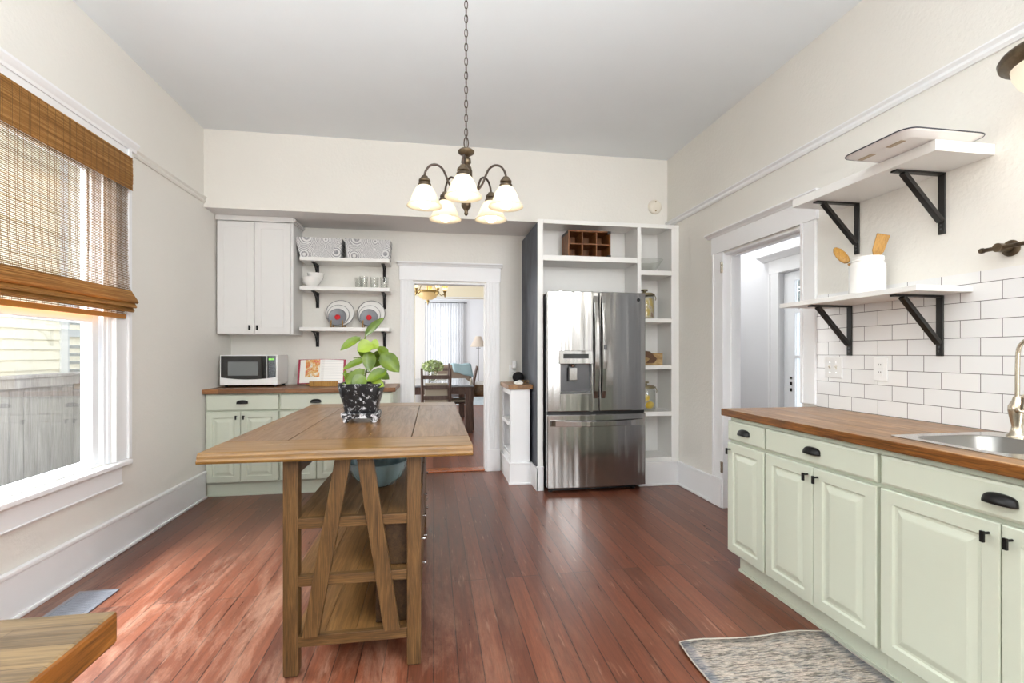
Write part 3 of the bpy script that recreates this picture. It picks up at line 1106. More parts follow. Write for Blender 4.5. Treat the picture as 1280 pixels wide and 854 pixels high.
# right-hand run (faces -X); a = -Y
FX = 1.722
ZR = (.744, .760, .872)
G = 'sage base cabinets along the sink wall'
base_cabinet('base_cabinet', 'narrow pale sage cabinet with one drawer at the end of the sink counter', SIDE, -2.625, -2.300, FX, .63, .105, .893, ZR, [(-2.620, -2.303, -2.590)], [(-2.620, -2.303)], True, group=G, end=True)
base_cabinet('base_cabinet', 'pale sage two-door cabinet with a wide drawer left of the sink', SIDE, -2.300, -1.640, FX, .63, .105, .893, ZR,
             [(-2.291, -1.970, -1.998), (-1.966, -1.646, -1.938)], [(-2.291, -1.646)], True, group=G)
base_cabinet('base_cabinet', 'pale sage sink cabinet under the steel sink', SIDE, -1.640, -.80, FX, .63, .105, .70, ZR,
             [(-1.630, -1.226, -1.255), (-1.222, -.812, -1.193)], [], False, group=G)
sc = [o for o in bpy.data.objects if o.get('label', '').startswith('pale sage sink cabinet')][0]
m = MB()
m.box(-1.640, -.80, FX + .026, FX + .041, .70, .893, SIDE)
m.build('front_rail', M['sage'], sc)
m = MB()
m.panel(SIDE @ Vector((-1.630, FX, ZR[1])), (0, -1, 0), (0, 0, 1), (-1, 0, 0), .818, ZR[2] - ZR[1], DRAWER, .0255)
dr = m.build('drawer', M['sage'], sc)
cup_pull(dr, SIDE, -1.222, FX, .820)

# butcher block worktop with the sink cut-out
SX0, SX1, SY0, SY1 = 1.815, 2.205, .885, 1.625


def holed_plate(m, outer, holes, z0, z1):
    """Flat plate with openings: outer and holes are lists of (x, y)."""
    loops = []
    for z in (z0, z1):
        ed = []
        lv = []
        for lp in [outer] + holes:
            v = [m.bm.verts.new((p[0], p[1], z)) for p in lp]
            lv.append(v)
            ed += [m.bm.edges.new((v[k], v[(k + 1) % len(v)])) for k in range(len(v))]
        bmesh.ops.triangle_fill(m.bm, edges=ed, use_beauty=True, use_dissolve=False)
        loops.append(lv)
    for A, B in zip(*loops):
        m.bridge(A, B)


def is_side(p):
    return abs(p.normal.z) < .5


ct = MB()
holed_plate(ct, [(1.702, .55), (XR - .001, .55), (XR - .001, 2.655), (1.702, 2.655)], [[(SX0, SY0), (SX1, SY0), (SX1, SY1), (SX0, SY1)]], .898, .9385)
ct = ct.build('worktop', [M['butcher'], M['butcher_edge']], None)
for fc in ct.data.polygons:
    if is_side(fc):
        fc.material_index = 1
tag(ct, 'stained butcher block worktop holding the steel sink', 'worktop')
bv = ct.modifiers.new('bevel', 'BEVEL')
bv.width, bv.segments, bv.limit_method = .004, 2, 'ANGLE'

# tiled splashback panel
m = MB()
m.box(XR - .008, XR, .4, 2.650, .9387, 1.627)
tag(m.build('tile_splashback', M['tile']), 'white subway tile splashback with dark grout above the sink counter', 'splashback', None, 'structure')

# double sink
sk = thing('kitchen_sink', 'stainless steel double sink set into the butcher block', 'sink', (2.0, 1.25, .9385))


def rrect(x0, x1, y0, y1, r, z, n=6):
    pts = []
    for cx_, cy_, a0 in ((x1 - r, y1 - r, 0), (x0 + r, y1 - r, PI / 2), (x0 + r, y0 + r, PI), (x1 - r, y0 + r, 3 * PI / 2)):
        for i in range(n + 1):
            a = a0 + PI / 2 * i / n
            pts.append(Vector((cx_ + r * math.cos(a), cy_ + r * math.sin(a), z)))
    return pts


m = MB()
RIM = (1.795, 2.312, .862, 1.668)
BOWLS = ((1.27, 1.620), (.90, 1.235))
xy = lambda L: [(p.x, p.y) for p in L]
holed_plate(m, xy(rrect(RIM[0], RIM[1], RIM[2], RIM[3], .03, 0)), [xy(rrect(1.835, 2.195, a, b, .075, 0)) for a, b in BOWLS], .9387, .9425)
m.build('rim', M['sink_steel'], sk)
for y0, y1 in BOWLS:
    m = MB()
    c0 = [m.bm.verts.new(p) for p in rrect(1.8352, 2.1948, y0 + .0002, y1 - .0002, .075, .9424)]
    c1 = [m.bm.verts.new(p) for p in rrect(1.842, 2.188, y0 + .007, y1 - .007, .07, .934)]
    c2 = [m.bm.verts.new(p) for p in rrect(1.862, 2.168, y0 + .025, y1 - .025, .06, .80)]
    c3 = [m.bm.verts.new(p) for p in rrect(1.90, 2.13, y0 + .06, y1 - .06, .05, .775)]
    m.bridge(c0, c1)
    m.bridge(c1, c2)
    m.bridge(c2, c3)
    m.face(c3)
    m.build('bowl', M['bowl_steel'], sk, smooth=True)
    m = MB()
    m.lathe([(0, .777), (.03, .777), (.035, .7795), (.042, .7785), (.042, .776)], 20, (2.01, (y0 + y1) / 2, 0))
    m.build('drain', M['chrome'], sk, smooth=True)

fa = thing('faucet', 'brushed nickel gooseneck faucet with a side lever behind the sink', 'faucet', (2.255, 1.545, .9425))
m = MB()
m.lathe([(0, .9426), (.032, .9426), (.032, .948), (.025, .954), (.019, .97), (.017, .985), (.024, 1.02), (.028, 1.045), (.027, 1.062), (.016, 1.085), (.012, 1.10), (.0, 1.10)], 24, (2.255, 1.545, 0))
m.build('body', M['nickel'], fa, smooth=True)
m = MB()
pts = [(2.255, 1.545, 1.09), (2.255, 1.545, 1.20), (2.255, 1.543, 1.27)]
for i in range(13):
    a = PI * i / 12 * 1.06
    pts.append((2.255 - .0, 1.543 - .062 + .062 * math.cos(a), 1.27 + .062 * math.sin(a)))
m.tube(pts, .0075, 12)
m.lathe([(.0, 0), (.011, 0), (.011, .03), (.0, .03)], 14, (pts[-1][0], pts[-1][1], pts[-1][2] - .02))
m.build('spout', M['nickel'], fa, smooth=True)
m = MB()
m.tube([(2.255, 1.545, 1.045), (2.225, 1.515, 1.05), (2.212, 1.500, 1.058)], [.014, .013, .012], 12)
m.tube([(2.212, 1.500, 1.058), (2.198, 1.485, 1.085), (2.186, 1.472, 1.108)], [.008, .009, .012], 10)
m.build('lever', M['nickel'], fa, smooth=True)

# ---- back run (faces -Y)
FY = 4.60
ZB = (.750, .762, .900)
GB = 'sage base cabinets along the back wall'
base_cabinet('base_cabinet', 'pale sage two-door cabinet under the microwave', ID, -1.978, -1.364, FY, .575, .128, .912, ZB,
             [(-1.965, -1.686, -1.715), (-1.682, -1.371, -1.653)], [(-1.965, -1.371)], True, group=GB)
base_cabinet('base_cabinet', 'pale sage two-door cabinet under the open cookbook', ID, -1.364, -.735, FY, .575, .128, .912, ZB,
             [(-1.356, -1.047, -1.076), (-1.043, -.743, -1.014)], [(-1.356, -.743)], True, group=GB)
base_cabinet('base_cabinet', 'narrow pale sage cabinet beside the dining room doorway', ID, -.735, -.372, FY, .575, .128, .912, ZB,
             [(-.727, -.385, -.70)], [(-.727, -.385)], True, group=GB)
bc = MB()
bc.box(XL + .001, -.345, 4.565, YB - .001, .9125, .952)
bc = bc.build('worktop', M['butcher_x'], None, bevel=.004)
tag(bc, 'stained butcher block worktop along the back wall under the shelves', 'worktop')

# ---- near left counter
ZN = (.748, .758, .872)
nr = thing('base_cabinet', 'pale sage cabinet under the near left counter end', 'cabinet', (-1.2, .4, 0))
m = MB()
m.box(-1.945, -.455, .12, .675, .09, .893)
m.build('carcass', M['sage'], nr, bevel=.002)
m = MB()
m.box(-1.945, -.51, .17, .62, 0, .09)
m.build('toe_kick', M['sage'], nr)
m = MB()
m.panel((-.455, .13, .10), (0, 1, 0), (0, 0, 1), (1, 0, 0), .535, .78, [(0, 0), (.05, 0), (.056, -.006), (.065, -.006)], .002)
m.build('end_panel', M['sage'], nr)
nc = MB()
nc.box(XL + .036, -.405, .08, .704, .8935, .936)
nc = nc.build('worktop', [M['butcher_pale'], M['butcher_edge']], None, bevel=.005)
for p in nc.data.polygons:
    if abs(p.normal.z) < .5:
        p.material_index = 1
tag(nc, 'pale butcher block worktop end at the near left corner', 'worktop')

# ---- upper wall cabinet
uc = thing('wall_cabinet', 'tall white two-door wall cabinet above the microwave', 'cabinet', (-1.64, 5.0, 1.445))
m = MB()
m.box(-1.968, -1.309, 4.842, YB - .001, 1.447, 2.50)
m.build('carcass', M['upper_cab'], uc, bevel=.002)
for a0, a1, pa in ((-1.966, -1.650, -1.682), (-1.645, -1.330, -1.615)):
    m = MB()
    m.panel((a0, 4.822, 1.449), (1, 0, 0), (0, 0, 1), (0, -1, 0), a1 - a0, 2.492 - 1.449, SHAKER)
    d = m.build('door', M['upper_cab'], uc)
    m = MB()
    m.box(pa - .009, pa + .009, 4.797, 4.806, 1.485, 1.53)
    m.tube([(pa, 4.805, 1.508), (pa, 4.823, 1.508)], .005, 8)
    m.build('door_pull', M['black'], d, bevel=.002)
m = MB()
m.box(-1.978, -1.300, 4.812, YB - .001, 2.50, 2.5475)
m.box(-1.309, -1.285, 4.83, YB - .001, 2.515, 2.54)
m.build('crown', M['upper_cab'], uc, bevel=.004)

# ------------------------------------------------------------------ built-in shelving round the refrigerator
BF, BK = 4.36, 4.69                     # face and back of the shelves
bi = thing('built_in_shelving', 'white built-in shelving unit framing the refrigerator', 'shelving', (1.62, 4.6, 0))
m = MB()
m.box(.952, 1.004, BF, BF + .022, 0, 2.512)
m.box(1.004, 2.30, BF, BF + .022, 2.474, 2.512)
m.box(1.927, 1.964, BF, BF + .022, .0, 2.474)
m.box(2.275, XR - .001, BF, BF + .022, 0, 2.474)
m.box(2.30, XR - .001, BF, BF + .022, 2.474, 2.512)
m.box(.972, XR - .001, BF + .022, YS - .001, 2.494, 2.512)
m.box(.972, XR - .001, YS - .001, BK + .012, 2.494, 2.512)
m.build('face_frame', M['shelf_white'], bi, bevel=.003)
m = MB()
m.box(.972, .99, BF + .022, YB - .001, 0, 2.494)
m.box(1.935, 1.955, BF + .022, YB - .001, 0, 2.494)
m.box(2.290, 2.308, BF + .022, BK, 0, 2.494)
m.build('side_panel', M['shelf_white'], bi)
m = MB()
m.box(.99, 1.935, BK, BK + .012, 1.86, 2.494)
m.box(1.955, 2.290, BK, BK + .012, 0, 2.494)
m.box(.99, 1.935, YB - .014, YB - .002, 0, 1.86)
m.build('back_panel', M['shelf_white'], bi)
m = MB()
m.box(.99, 1.935, BF + .004, BK, 2.132, 2.183)
m.build('shelf', M['shelf_white'], bi, bevel=.003)
for z0, z1 in ((2.021, 2.067), (1.567, 1.605), (1.113, 1.151), (.662, .705), (.222, .262)):
    m = MB()
    m.box(1.955, 2.290, BF + .003, BK, z0, z1)
    m.build('shelf', M['shelf_white'], bi, bevel=.003)
m = MB()
m.box(1.929, 2.333, BF - .018, BF - .001, 0, .21)
m.box(1.929, 2.326, BF - .026, BF - .001, .21, .226)
m.box(1.929, 2.326, BF - .03, BF - .018, 0, .02)
m.build('plinth', M['trim'], bi, bevel=.003)
m = MB()
m.box(.936, 1.004, BF - .018, BF - .001, 0, .205)
m.box(.936, 1.004, BF - .024, BF - .001, .205, .225)
m.box(.934, .951, BF - .018, YS - .002, 0, .205)
m.build('plinth', M['trim'], bi, bevel=.003)
m = MB()
m.box(.956, .971, BF + .024, YB - .002, .20, 2.494)
m.build('chalkboard_panel', M['chalk'], bi)
bpy.data.objects['chalkboard_panel']['label'] = 'dark grey chalkboard side panel'

# ------------------------------------------------------------------ half-height cubby beside the doorway
hw = thing('cubby_cabinet', 'narrow white half-height cubby with a wood top beside the chalkboard', 'cabinet', (.84, 4.9, 0))
m = MB()
m.box(.738, .928, YS + .003, YS + .022, .20, .918)
m.box(.738, .75, YS + .022, YS + .06, .20, .918)
m.box(.738, .75, YB - .07, YB - .002, .20, .918)
m.box(.738, .75, YS + .06, YB - .07, .86, .918)
m.box(.738, .75, YS + .06, YB - .07, .20, .27)
m.box(.916, .928, YS + .022, YB - .002, 0, .918)
m.box(.75, .916, YB - .014, YB - .002, 0, .918)
m.box(.75, .916, YS + .022, YS + .034, 0, .918)
m.box(.75, .916, YS + .034, YB - .014, .27, .285)
m.build('carcass', M['trim'], hw, bevel=.003)
m = MB()
m.box(.722, .916, YS + .05, YB - .06, .565, .60)
m.build('shelf', M['trim'], hw, bevel=.003)
m = MB()
m.box(.722, .945, YS - .018, YS + .003, 0, .195)
m.box(.716, .950, YS - .024, YS + .003, .195, .212)
m.box(.716, .950, YS - .03, YS + .003, 0, .02)
m.box(.722, .738, YS + .003, YB - .034, 0, .195)
m.box(.716, .738, YS + .003, YB - .034, .195, .212)
m.build('plinth', M['trim'], hw, bevel=.004)
m = MB()
m.box(.712, .954, YS - .02, YB - .034, .919, .963)
m.build('wood_top', M['butcher'], hw, bevel=.004)
m = MB()
m.tube([(.74, 4.80, .625), (.80, 4.86, .625)], .022, 12)
tag(m.build('small_jar', M['clear'], None), 'small glass object lying in the cubby', 'jar')

# things on the cubby top
ss = thing('smart_speaker', 'round black speaker on the cubby wood top', 'speaker', (.885, 5.02, .964))
m = MB()
m.lathe([(0, .964), (.030, .9645), (.048, .975), (.060, .998), (.062, 1.022), (.054, 1.046), (.036, 1.064), (.018, 1.070), (0, 1.071)], 28, (.885, 5.02, 0))
m.build('body', M['fabric_black'], ss, smooth=True)
m = MB()
m.lathe([(.048, .9638), (.052, .9638), (.054, .974), (.049, .975)], 28, (.885, 5.02, 0))
m.build('base_ring', M['blk_plastic'], ss, smooth=True)
m = MB()
m.prism([(.80, .9638), (.862, .9638), (.872, .982), (.855, .992), (.81, .974)], 4.66, 4.82, 'Y')
m.prism([(.80, .974), (.858, .996), (.862, .999), (.80, .977)], 4.665, 4.81, 'Y')
tag(m.build('paper_note', M['cardboard'], None), 'folded white paper on the front of the cubby wood top', 'paper')
gl = thing('sunglasses', 'brown sunglasses beside the folded paper on the cubby', 'glasses', (.905, 4.75, .964))
for dx in (-.022, .022):
    m = MB()
    mx_ = Matrix.Translation((.905 + dx, 4.74 + dx * .4, .984)) @ Matrix.Rotation(1.2, 4, 'X')
    m.tube([mx_ @ Vector((.019 * math.cos(a * PI / 8), .016 * math.sin(a * PI / 8), 0)) for a in range(16)], .003, 6, closed=True)
    m.build('lens_rim', M['brass'], gl)
m = MB()
m.tube([(.868, 4.73, .984), (.866, 4.80, .980), (.870, 4.86, .967)], .0022, 6)
m.tube([(.942, 4.752, .984), (.938, 4.82, .980), (.930, 4.87, .967)], .0022, 6)
m.tube([(.886, 4.735, .988), (.905, 4.742, .992), (.924, 4.748, .988)], .002, 6)
m.build('temple', M['slat_wood'], gl)

# outlet with a plugged-in freshener on the alcove wall
def wall_plate(name, label, mx, w_, h_, kind):
    r = thing(name, label, 'outlet', mx @ Vector((0, 0, 0)))
    m = MB()
    m.box(-w_ / 2, w_ / 2, -.0065, -.0005, -h_ / 2, h_ / 2, mx)
    m.build('plate', M['white_plastic'], r, bevel=.0025)
    if kind == 'duplex':
        for z in (-.020, .020):
            m = MB()
            m.box(-.017, .017, -.009, -.0062, z - .0145, z + .0145, mx)
            s_ = m.build('socket', M['white_plastic'], r, bevel=.003)
            m = MB()
            for x in (-.006, .006):
                m.box(x - .0013, x + .0013, -.0096, -.0088, z - .001, z + .008, mx)
            m.lathe([(0, -.0096), (.0022, -.0096), (.0022, -.0088), (0, -.0088)], 8, (0, 0, 0), mx @ Matrix.Translation((0, 0, z - .008)) @ Matrix.Rotation(-PI / 2, 4, 'X') @ Matrix.Scale(-1, 4, (0, 0, 1)))
            m.build('slots', M['blk_plastic'], s_)
    if kind == 'switch2':
        for x in (-.023, .023):
            m = MB()
            m.box(x - .0055, x + .0055, -.0074, -.0062, -.012, .012, mx)
            m.prism([(-.007, -.004), (-.018, .007), (-.016, .010), (-.007, .004)], x - .0045, x + .0045, 'X', mx)
            m.build('toggle', M['ivory_plastic'], r, bevel=.001)
        m = MB()
        for x in (-.023, .023):
            for z in (-.03, .03):
                m.lathe([(0, 0), (.003, 0), (.003, .0015), (0, .0015)], 8, (0, 0, 0), mx @ Matrix.Translation((x, -.0062, z)) @ Matrix.Rotation(PI / 2, 4, 'X'))
        m.build('screws', M['chrome'], r)
    return r


wall_plate('wall_outlet', 'white duplex outlet on the wall above the cubby', Matrix.Translation((.85, YB, 1.075)), .078, .125, 'duplex')
af = thing('plug_in_freshener', 'white plug-in air freshener in the outlet above the cubby', 'air freshener', (.862, YB - .03, 1.13))
m = MB()
m.box(.838, .888, YB - .06, YB - .0098, 1.10, 1.19)
m.build('body', M['white_plastic'], af, bevel=.016, seg=4)
m = MB()
m.box(.848, .878, YB - .055, YB - .015, 1.082, 1.10)
m.build('refill', M['clear'], af, bevel=.004)
TW = XR - .008
PS = Matrix.Translation((TW, 0, 0)) @ SIDE
wall_plate('switch_plate', 'white two-gang switch plate on the tiles beside the hall doorway', Matrix.Translation((TW, 2.518, 1.185)) @ SIDE, .124, .124, 'switch2')
wall_plate('wall_outlet', 'white duplex outlet on the subway tile under the lower shelf', Matrix.Translation((TW, 2.213, 1.185)) @ SIDE, .080, .125, 'duplex')

# smoke detector
sd = thing('smoke_detector', 'round ivory smoke detector on the wall above the built-in shelving', 'smoke detector', (2.214, YS, 2.752))
m = MB()
mx_ = Matrix.Translation((2.214, YS, 2.752)) @ Matrix.Rotation(PI / 2, 4, 'X')
m.lathe([(0, .0005), (.072, .0005), (.072, .012), (.064, .026), (.04, .032), (0, .033)], 32, (0, 0, 0), mx_)
m.build('housing', M['ivory_plastic'], sd, smooth=True)
m = MB()
for z in (-.045, .045):
    m.lathe([(0, .02), (.007, .02), (.007, .0335), (0, .0335)], 10, (0, 0, 0), mx_ @ Matrix.Translation((0, z, 0)))
m.build('sensor', M['brass'], sd)

# ------------------------------------------------------------------ refrigerator
fr = thing('refrigerator', 'stainless steel french-door refrigerator with a water dispenser', 'refrigerator', (1.475, 4.55, 0))
m = MB()
m.box(1.018, 1.915, 4.275, 5.02, .045, 1.81)
m.box(1.03, 1.90, 4.26, 4.30, .055, 1.79)
m.build('body', M['steel_dark'], fr, bevel=.004)
m = MB()
m.box(1.05, 1.88, 4.30, 5.0, .010, .045)
for x in (1.06, 1.86):
    m.lathe([(0, 0), (.022, 0), (.022, .03), (0, .03)], 12, (x, 4.32, 0))
    m.lathe([(0, 0), (.022, 0), (.022, .03), (0, .03)], 12, (x, 4.95, 0))
m.build('base_grille', M['blk_plastic'], fr)


def bowed(x0, x1, yf, yb, z0, z1, bow, xa, xb, n=18, hole=None):
    """Door whose front follows one shallow arc over xa..xb."""
    m = MB()
    def yy(x):
        s = (x - xa) / (xb - xa) * 2 - 1
        return yf - bow * (1 - s * s)
    xs = [x0 + (x1 - x0) * i / n for i in range(n + 1)]
    if hole is None:
        pts = [(x, yy(x)) for x in xs] + [(x1, yb), (x0, yb)]
        m.prism(pts, z0, z1, 'Z')
    else:
        hx0, hx1, hz0, hz1 = hole
        for a, b, c_, d in ((x0, hx0, z0, z1), (hx1, x1, z0, z1), (hx0, hx1, z0, hz0), (hx0, hx1, hz1, z1)):
            q = [a + (b - a) * i / 8 for i in range(9)]
            m.prism([(x, yy(x)) for x in q] + [(b, yb), (a, yb)], c_, d, 'Z')
        bmesh.ops.remove_doubles(m.bm, verts=m.bm.verts, dist=.0002)
    return m, yy


DX0, DX1 = 1.010, 1.945
m, yL = bowed(DX0, 1.484, 4.222, 4.274, .742, 1.828, .022, DX0, DX1, hole=(1.125, 1.420, .905, 1.215))
dl = m.build('door', M['steel'], fr, bevel=.006)
m, yR_ = bowed(1.492, DX1, 4.222, 4.274, .742, 1.828, .022, DX0, DX1)
drr = m.build('door', M['steel'], fr, bevel=.006)
m, yF = bowed(DX0, DX1, 4.222, 4.274, .052, .712, .022, DX0, DX1, 30)
fz = m.build('freezer_drawer', M['steel'], fr, bevel=.006)
m = MB()
m.box(DX0 + .004, DX1 - .004, 4.245, 4.285, .714, .74)
m.build('hinge_strip', M['blk_plastic'], fr)
# dispenser in the left door
m = MB()
m.box(1.112, 1.432, 4.194, 4.206, 1.172, 1.292)
m.build('dispenser_panel', M['steel'], dl, bevel=.004)
m = MB()
m.box(1.150, 1.386, 4.1915, 4.195, 1.222, 1.262)
m.build('dispenser_display', M['display'], dl, bevel=.002)
m = MB()
m.box(1.121, 1.424, 4.262, 4.272, .90, 1.22)
for x0, x1 in ((1.121, 1.127), (1.418, 1.424)):
    m.box(x0, x1, 4.208, 4.262, .90, 1.22)
m.prism([(4.206, .900), (4.262, .92), (4.262, .90)], 1.127, 1.418, 'X')
m.build('dispenser_recess', M['satin_steel'], dl)
m = MB()
m.box(1.205, 1.29, 4.215, 4.230, 1.015, 1.145)
m.build('dispenser_paddle', M['steel_dark'], dl, bevel=.004)
m = MB()
m.box(1.212, 1.283, 4.210, 4.216, 1.025, 1.135)
m.lathe([(0, 1.14), (.022, 1.14), (.03, 1.165), (.04, 1.175), (0, 1.175)], 16, (1.248, 4.235, 0))
m.build('dispenser_spout', M['steel'], dl, bevel=.002)
# handles: flat bowed bars
def bar_v(parent, x, yfun):
    m = MB()
    n = 14
    for i in range(n + 1):
        pass
    pts = []
    prev = None
    for i in range(n + 1):
        s = i / n
        z = .86 + (1.79 - .86) * s
        y = yfun(x) - .012 - .046 * math.sin(PI * s) ** .7
        row = [m.bm.verts.new((x - .019, y, z)), m.bm.verts.new((x + .019, y, z)), m.bm.verts.new((x + .019, y + .012, z)), m.bm.verts.new((x - .019, y + .012, z))]
        if prev:
            for k in range(4):
                m.face([prev[k], prev[(k + 1) % 4], row[(k + 1) % 4], row[k]])
        else:
            m.face(row)
        prev = row
    m.face(prev[::-1])
    m.box(x - .015, x + .015, yfun(x) - .012, yfun(x) + .004, .862, .885)
    m.box(x - .015, x + .015, yfun(x) - .012, yfun(x) + .004, 1.765, 1.788)
    return m.build('door_handle', M['steel'], parent, bevel=.003)


bar_v(dl, 1.452, yL)
hr = bar_v(drr, 1.524, yR_)
m = MB()
m.box(1.512, 1.536, 4.135, 4.1375, 1.30, 1.345)
m.build('handle_button', M['steel_dark'], hr)
m = MB()
prev = None
n = 20
for i in range(n + 1):
    s = i / n
    x = 1.035 + (1.92 - 1.035) * s
    y = yF(x) - .010 - .040 * math.sin(PI * s) ** .6
    zc = .640 - .012 * math.sin(PI * s)
    row = [m.bm.verts.new((x, y, zc - .030 + .012 * math.sin(PI * s))), m.bm.verts.new((x, y, zc + .026)), m.bm.verts.new((x, y + .012, zc + .026)), m.bm.verts.new((x, y + .012, zc - .030 + .012 * math.sin(PI * s)))]
    if prev:
        for k in range(4):
            m.face([prev[k], prev[(k + 1) % 4], row[(k + 1) % 4], row[k]])
    else:
        m.face(row)
    prev = row
m.face(prev[::-1])
m.box(1.037, 1.065, yF(1.05) - .012, yF(1.05) + .004, .615, .66)
m.box(1.89, 1.918, yF(1.90) - .012, yF(1.90) + .006, .615, .66)
m.build('drawer_handle', M['steel'], fz, bevel=.003)
m = MB()
m.lathe([(0, 0), (.016, 0), (.016, .003), (0, .003)], 24, (0, 0, 0), Matrix.Translation((1.872, yR_(1.872) - .0002, 1.762)) @ Matrix.Rotation(PI / 2, 4, 'X'))
m.build('logo_badge', M['blk_plastic'], drr)

# ------------------------------------------------------------------ things on the built-in shelves
cr = thing('wooden_crate', 'dark wooden six-compartment crate on the shelf above the refrigerator', 'crate', (1.46, 4.55, 2.183))
CX0, CX1, CY0, CY1, CZ0, CZ1 = 1.262, 1.685, 4.43, 4.66, 2.184, 2.442
m = MB()
m.box(CX0, CX0 + .014, CY0, CY1, CZ0, CZ1)
m.box(CX1 - .014, CX1, CY0, CY1, CZ0, CZ1)
m.box(CX0 + .014, CX1 - .014, CY0, CY1, CZ0, CZ0 + .012)
m.box(CX0 + .014, CX1 - .014, CY0, CY1, CZ1 - .014, CZ1)
m.box(CX0 + .014, CX1 - .014, CY1 - .008, CY1, CZ0 + .012, CZ1 - .014)
m.build('case', M['crate_wood'], cr, bevel=.002)
m = MB()
zc = (CZ0 + CZ1) / 2
for k in (1, 2):
    x = CX0 + (CX1 - CX0) * k / 3
    m.box(x - .005, x + .005, CY0 + .004, CY1 - .009, CZ0 + .013, CZ1 - .015)
m.build('divider', M['crate_wood'], cr)
m = MB()
m.box(CX0 + .015, CX1 - .015, CY0 + .006, CY1 - .01, zc - .005, zc + .005)
m.build('shelf', M['crate_wood'], cr)
m = MB()
for x in (CX0, CX1 - .03):
    for z in (CZ0, CZ1 - .028):
        m.box(x - .002, x + .032, CY0 - .002, CY0 + .03, z, z + .028) if x > CX0 + .1 else m.box(x - .003, x - .0002, CY0, CY1, z, z + .024)
m.build('corner_strap', M['iron'], cr)


def lathe_thing(name, label, cat, prof, loc, mat, part='bowl', n=28, group=None, solid=0.0):
    r = thing(name, label, cat, loc, group)
    m = MB()
    m.lathe([(a, b + loc[2]) for a, b in prof], n, (loc[0], loc[1], 0))
    m.build(part, mat, r, smooth=True, solid=solid)
    return r


def lathe_one(name, label, cat, prof, loc, mat, n=28, group=None, solid=0.0):
    m = MB()
    m.lathe(prof, n)
    o = m.build(name, mat, None, smooth=True, solid=solid)
    o.location = loc
    return tag(o, label, cat, group)


lathe_one('glass_bowl', 'clear glass bowl on the top right built-in shelf', 'bowl',
          [(0, .002), (.062, .002), (.068, .012), (.10, .06), (.142, .125), (.146, .126), (.136, .125), (.095, .062), (.062, .016), (0, .012)], (2.112, 4.53, 2.067), M['clear'], 32)


def canister(label, loc, rad, hgt):
    r = thing('glass_jar', label, 'jar', loc)
    x, y, z = loc
    m = MB()
    m.lathe([(0, z + .001), (rad * .92, z + .001), (rad, z + .012), (rad, z + hgt * .86), (rad * .9, z + hgt * .97), (rad * .84, z + hgt), (rad * .80, z + hgt), (rad * .86, z + hgt * .95), (rad * .95, z + hgt * .85), (rad * .95, z + .016), (0, z + .01)], 28, (x, y, 0))
    m.build('jar_body', M['clear'], r, smooth=True)
    m = MB()
    m.lathe([(rad * .88, z + hgt - .004), (rad * 1.02, z + hgt - .004), (rad * 1.02, z + hgt + .010), (rad * .88, z + hgt + .012)], 28, (x, y, 0))
    m.build('band', M['tin'], r, smooth=True)
    m = MB()
    m.lathe([(0, z + hgt + .0005), (rad * .9, z + hgt + .0005), (rad * .84, z + hgt + .02), (.02, z + hgt + .026), (.016, z + hgt + .04), (.034, z + hgt + .045), (.034, z + hgt + .058), (.0, z + hgt + .062)], 24, (x, y, 0))
    l = m.build('lid', M['tin'], r, smooth=True)
    m = MB()
    m.tube([(x + rad * .95, y - rad * .35, z + hgt - .002), (x + rad * 1.06, y - rad * .38, z + hgt - .03), (x + rad * 1.03, y - rad * .36, z + hgt - .05)], .004, 6)
    m.build('clasp', M['tin'], r)
    return r


j1 = canister('glass canister of paper packets on the second built-in shelf', (2.06, 4.50, 1.605), .098, .235)
m = MB()
m.lathe([(0, 1.618), (.084, 1.618), (.088, 1.63), (.088, 1.80), (.07, 1.812), (0, 1.815)], 20, (2.06, 4.50, 0))
tag(m.build('paper_packets', M['jar_fill'], None, smooth=True), 'mixed yellow and white packets filling the upper glass canister', 'packets', None, 'stuff')
j2 = canister('glass canister of lemons on the fourth built-in shelf', (2.07, 4.50, .705), .098, .225)
for lab, (dx, dy, dz) in (('lemon lying left in the canister bottom', (-.045, .0, .052)), ('lemon lying right in the canister bottom', (.043, -.012, .052)), ('lemon on top of two others in the canister', (-.004, -.012, .118))):
    m = MB()
    m.lathe([(0, -.048), (.008, -.045), (.022, -.034), (.034, -.014), (.036, .004), (.030, .024), (.018, .037), (.007, .044), (0, .048)], 18, (0, 0, 0), Matrix.Rotation(1.1 + dx * 4, 4, 'Y'))
    o = m.build('lemon', M['yellow'], None, smooth=True)
    o.location = (2.07 + dx * .95, 4.50 + dy, .705 + dz)
    tag(o, 'yellow ' + lab, 'lemon', 'lemons in the canister')
wb = thing('small_wooden_box', 'small pale wooden box with a dark diagonal pattern on the third shelf', 'box', (2.11, 4.48, 1.151))
m = MB()
m.box(2.00, 2.215, 4.42, 4.54, 1.1515, 1.27)
m.build('case', M['box_print'], wb, bevel=.003)
m = MB()
m.prism([(1.985, 1.300), (2.075, 1.286), (2.150, 1.215), (2.120, 1.175), (2.035, 1.172), (2.085, 1.215), (2.02, 1.235), (1.985, 1.255)], 4.405, 4.4195, 'Y')
m.build('arrow_ornament', M['brown_chevron'], wb, bevel=.002)

# ------------------------------------------------------------------ open shelves on the back wall
def back_shelf(label, z):
    m = MB()
    m.box(-1.275, -.432, 4.925, YB - .001, z - .036, z)
    return tag(m.build('wall_shelf', M['shelf_white'], None, bevel=.002), label, 'shelf', 'white floating shelves on the back wall')


ZS = (2.205, 1.920, 1.524)
back_shelf('top white shelf on the back wall under two patterned bins', ZS[0])
back_shelf('middle white shelf on the back wall holding bowls and glasses', ZS[1])
back_shelf('lowest white shelf on the back wall holding the plates', ZS[2])


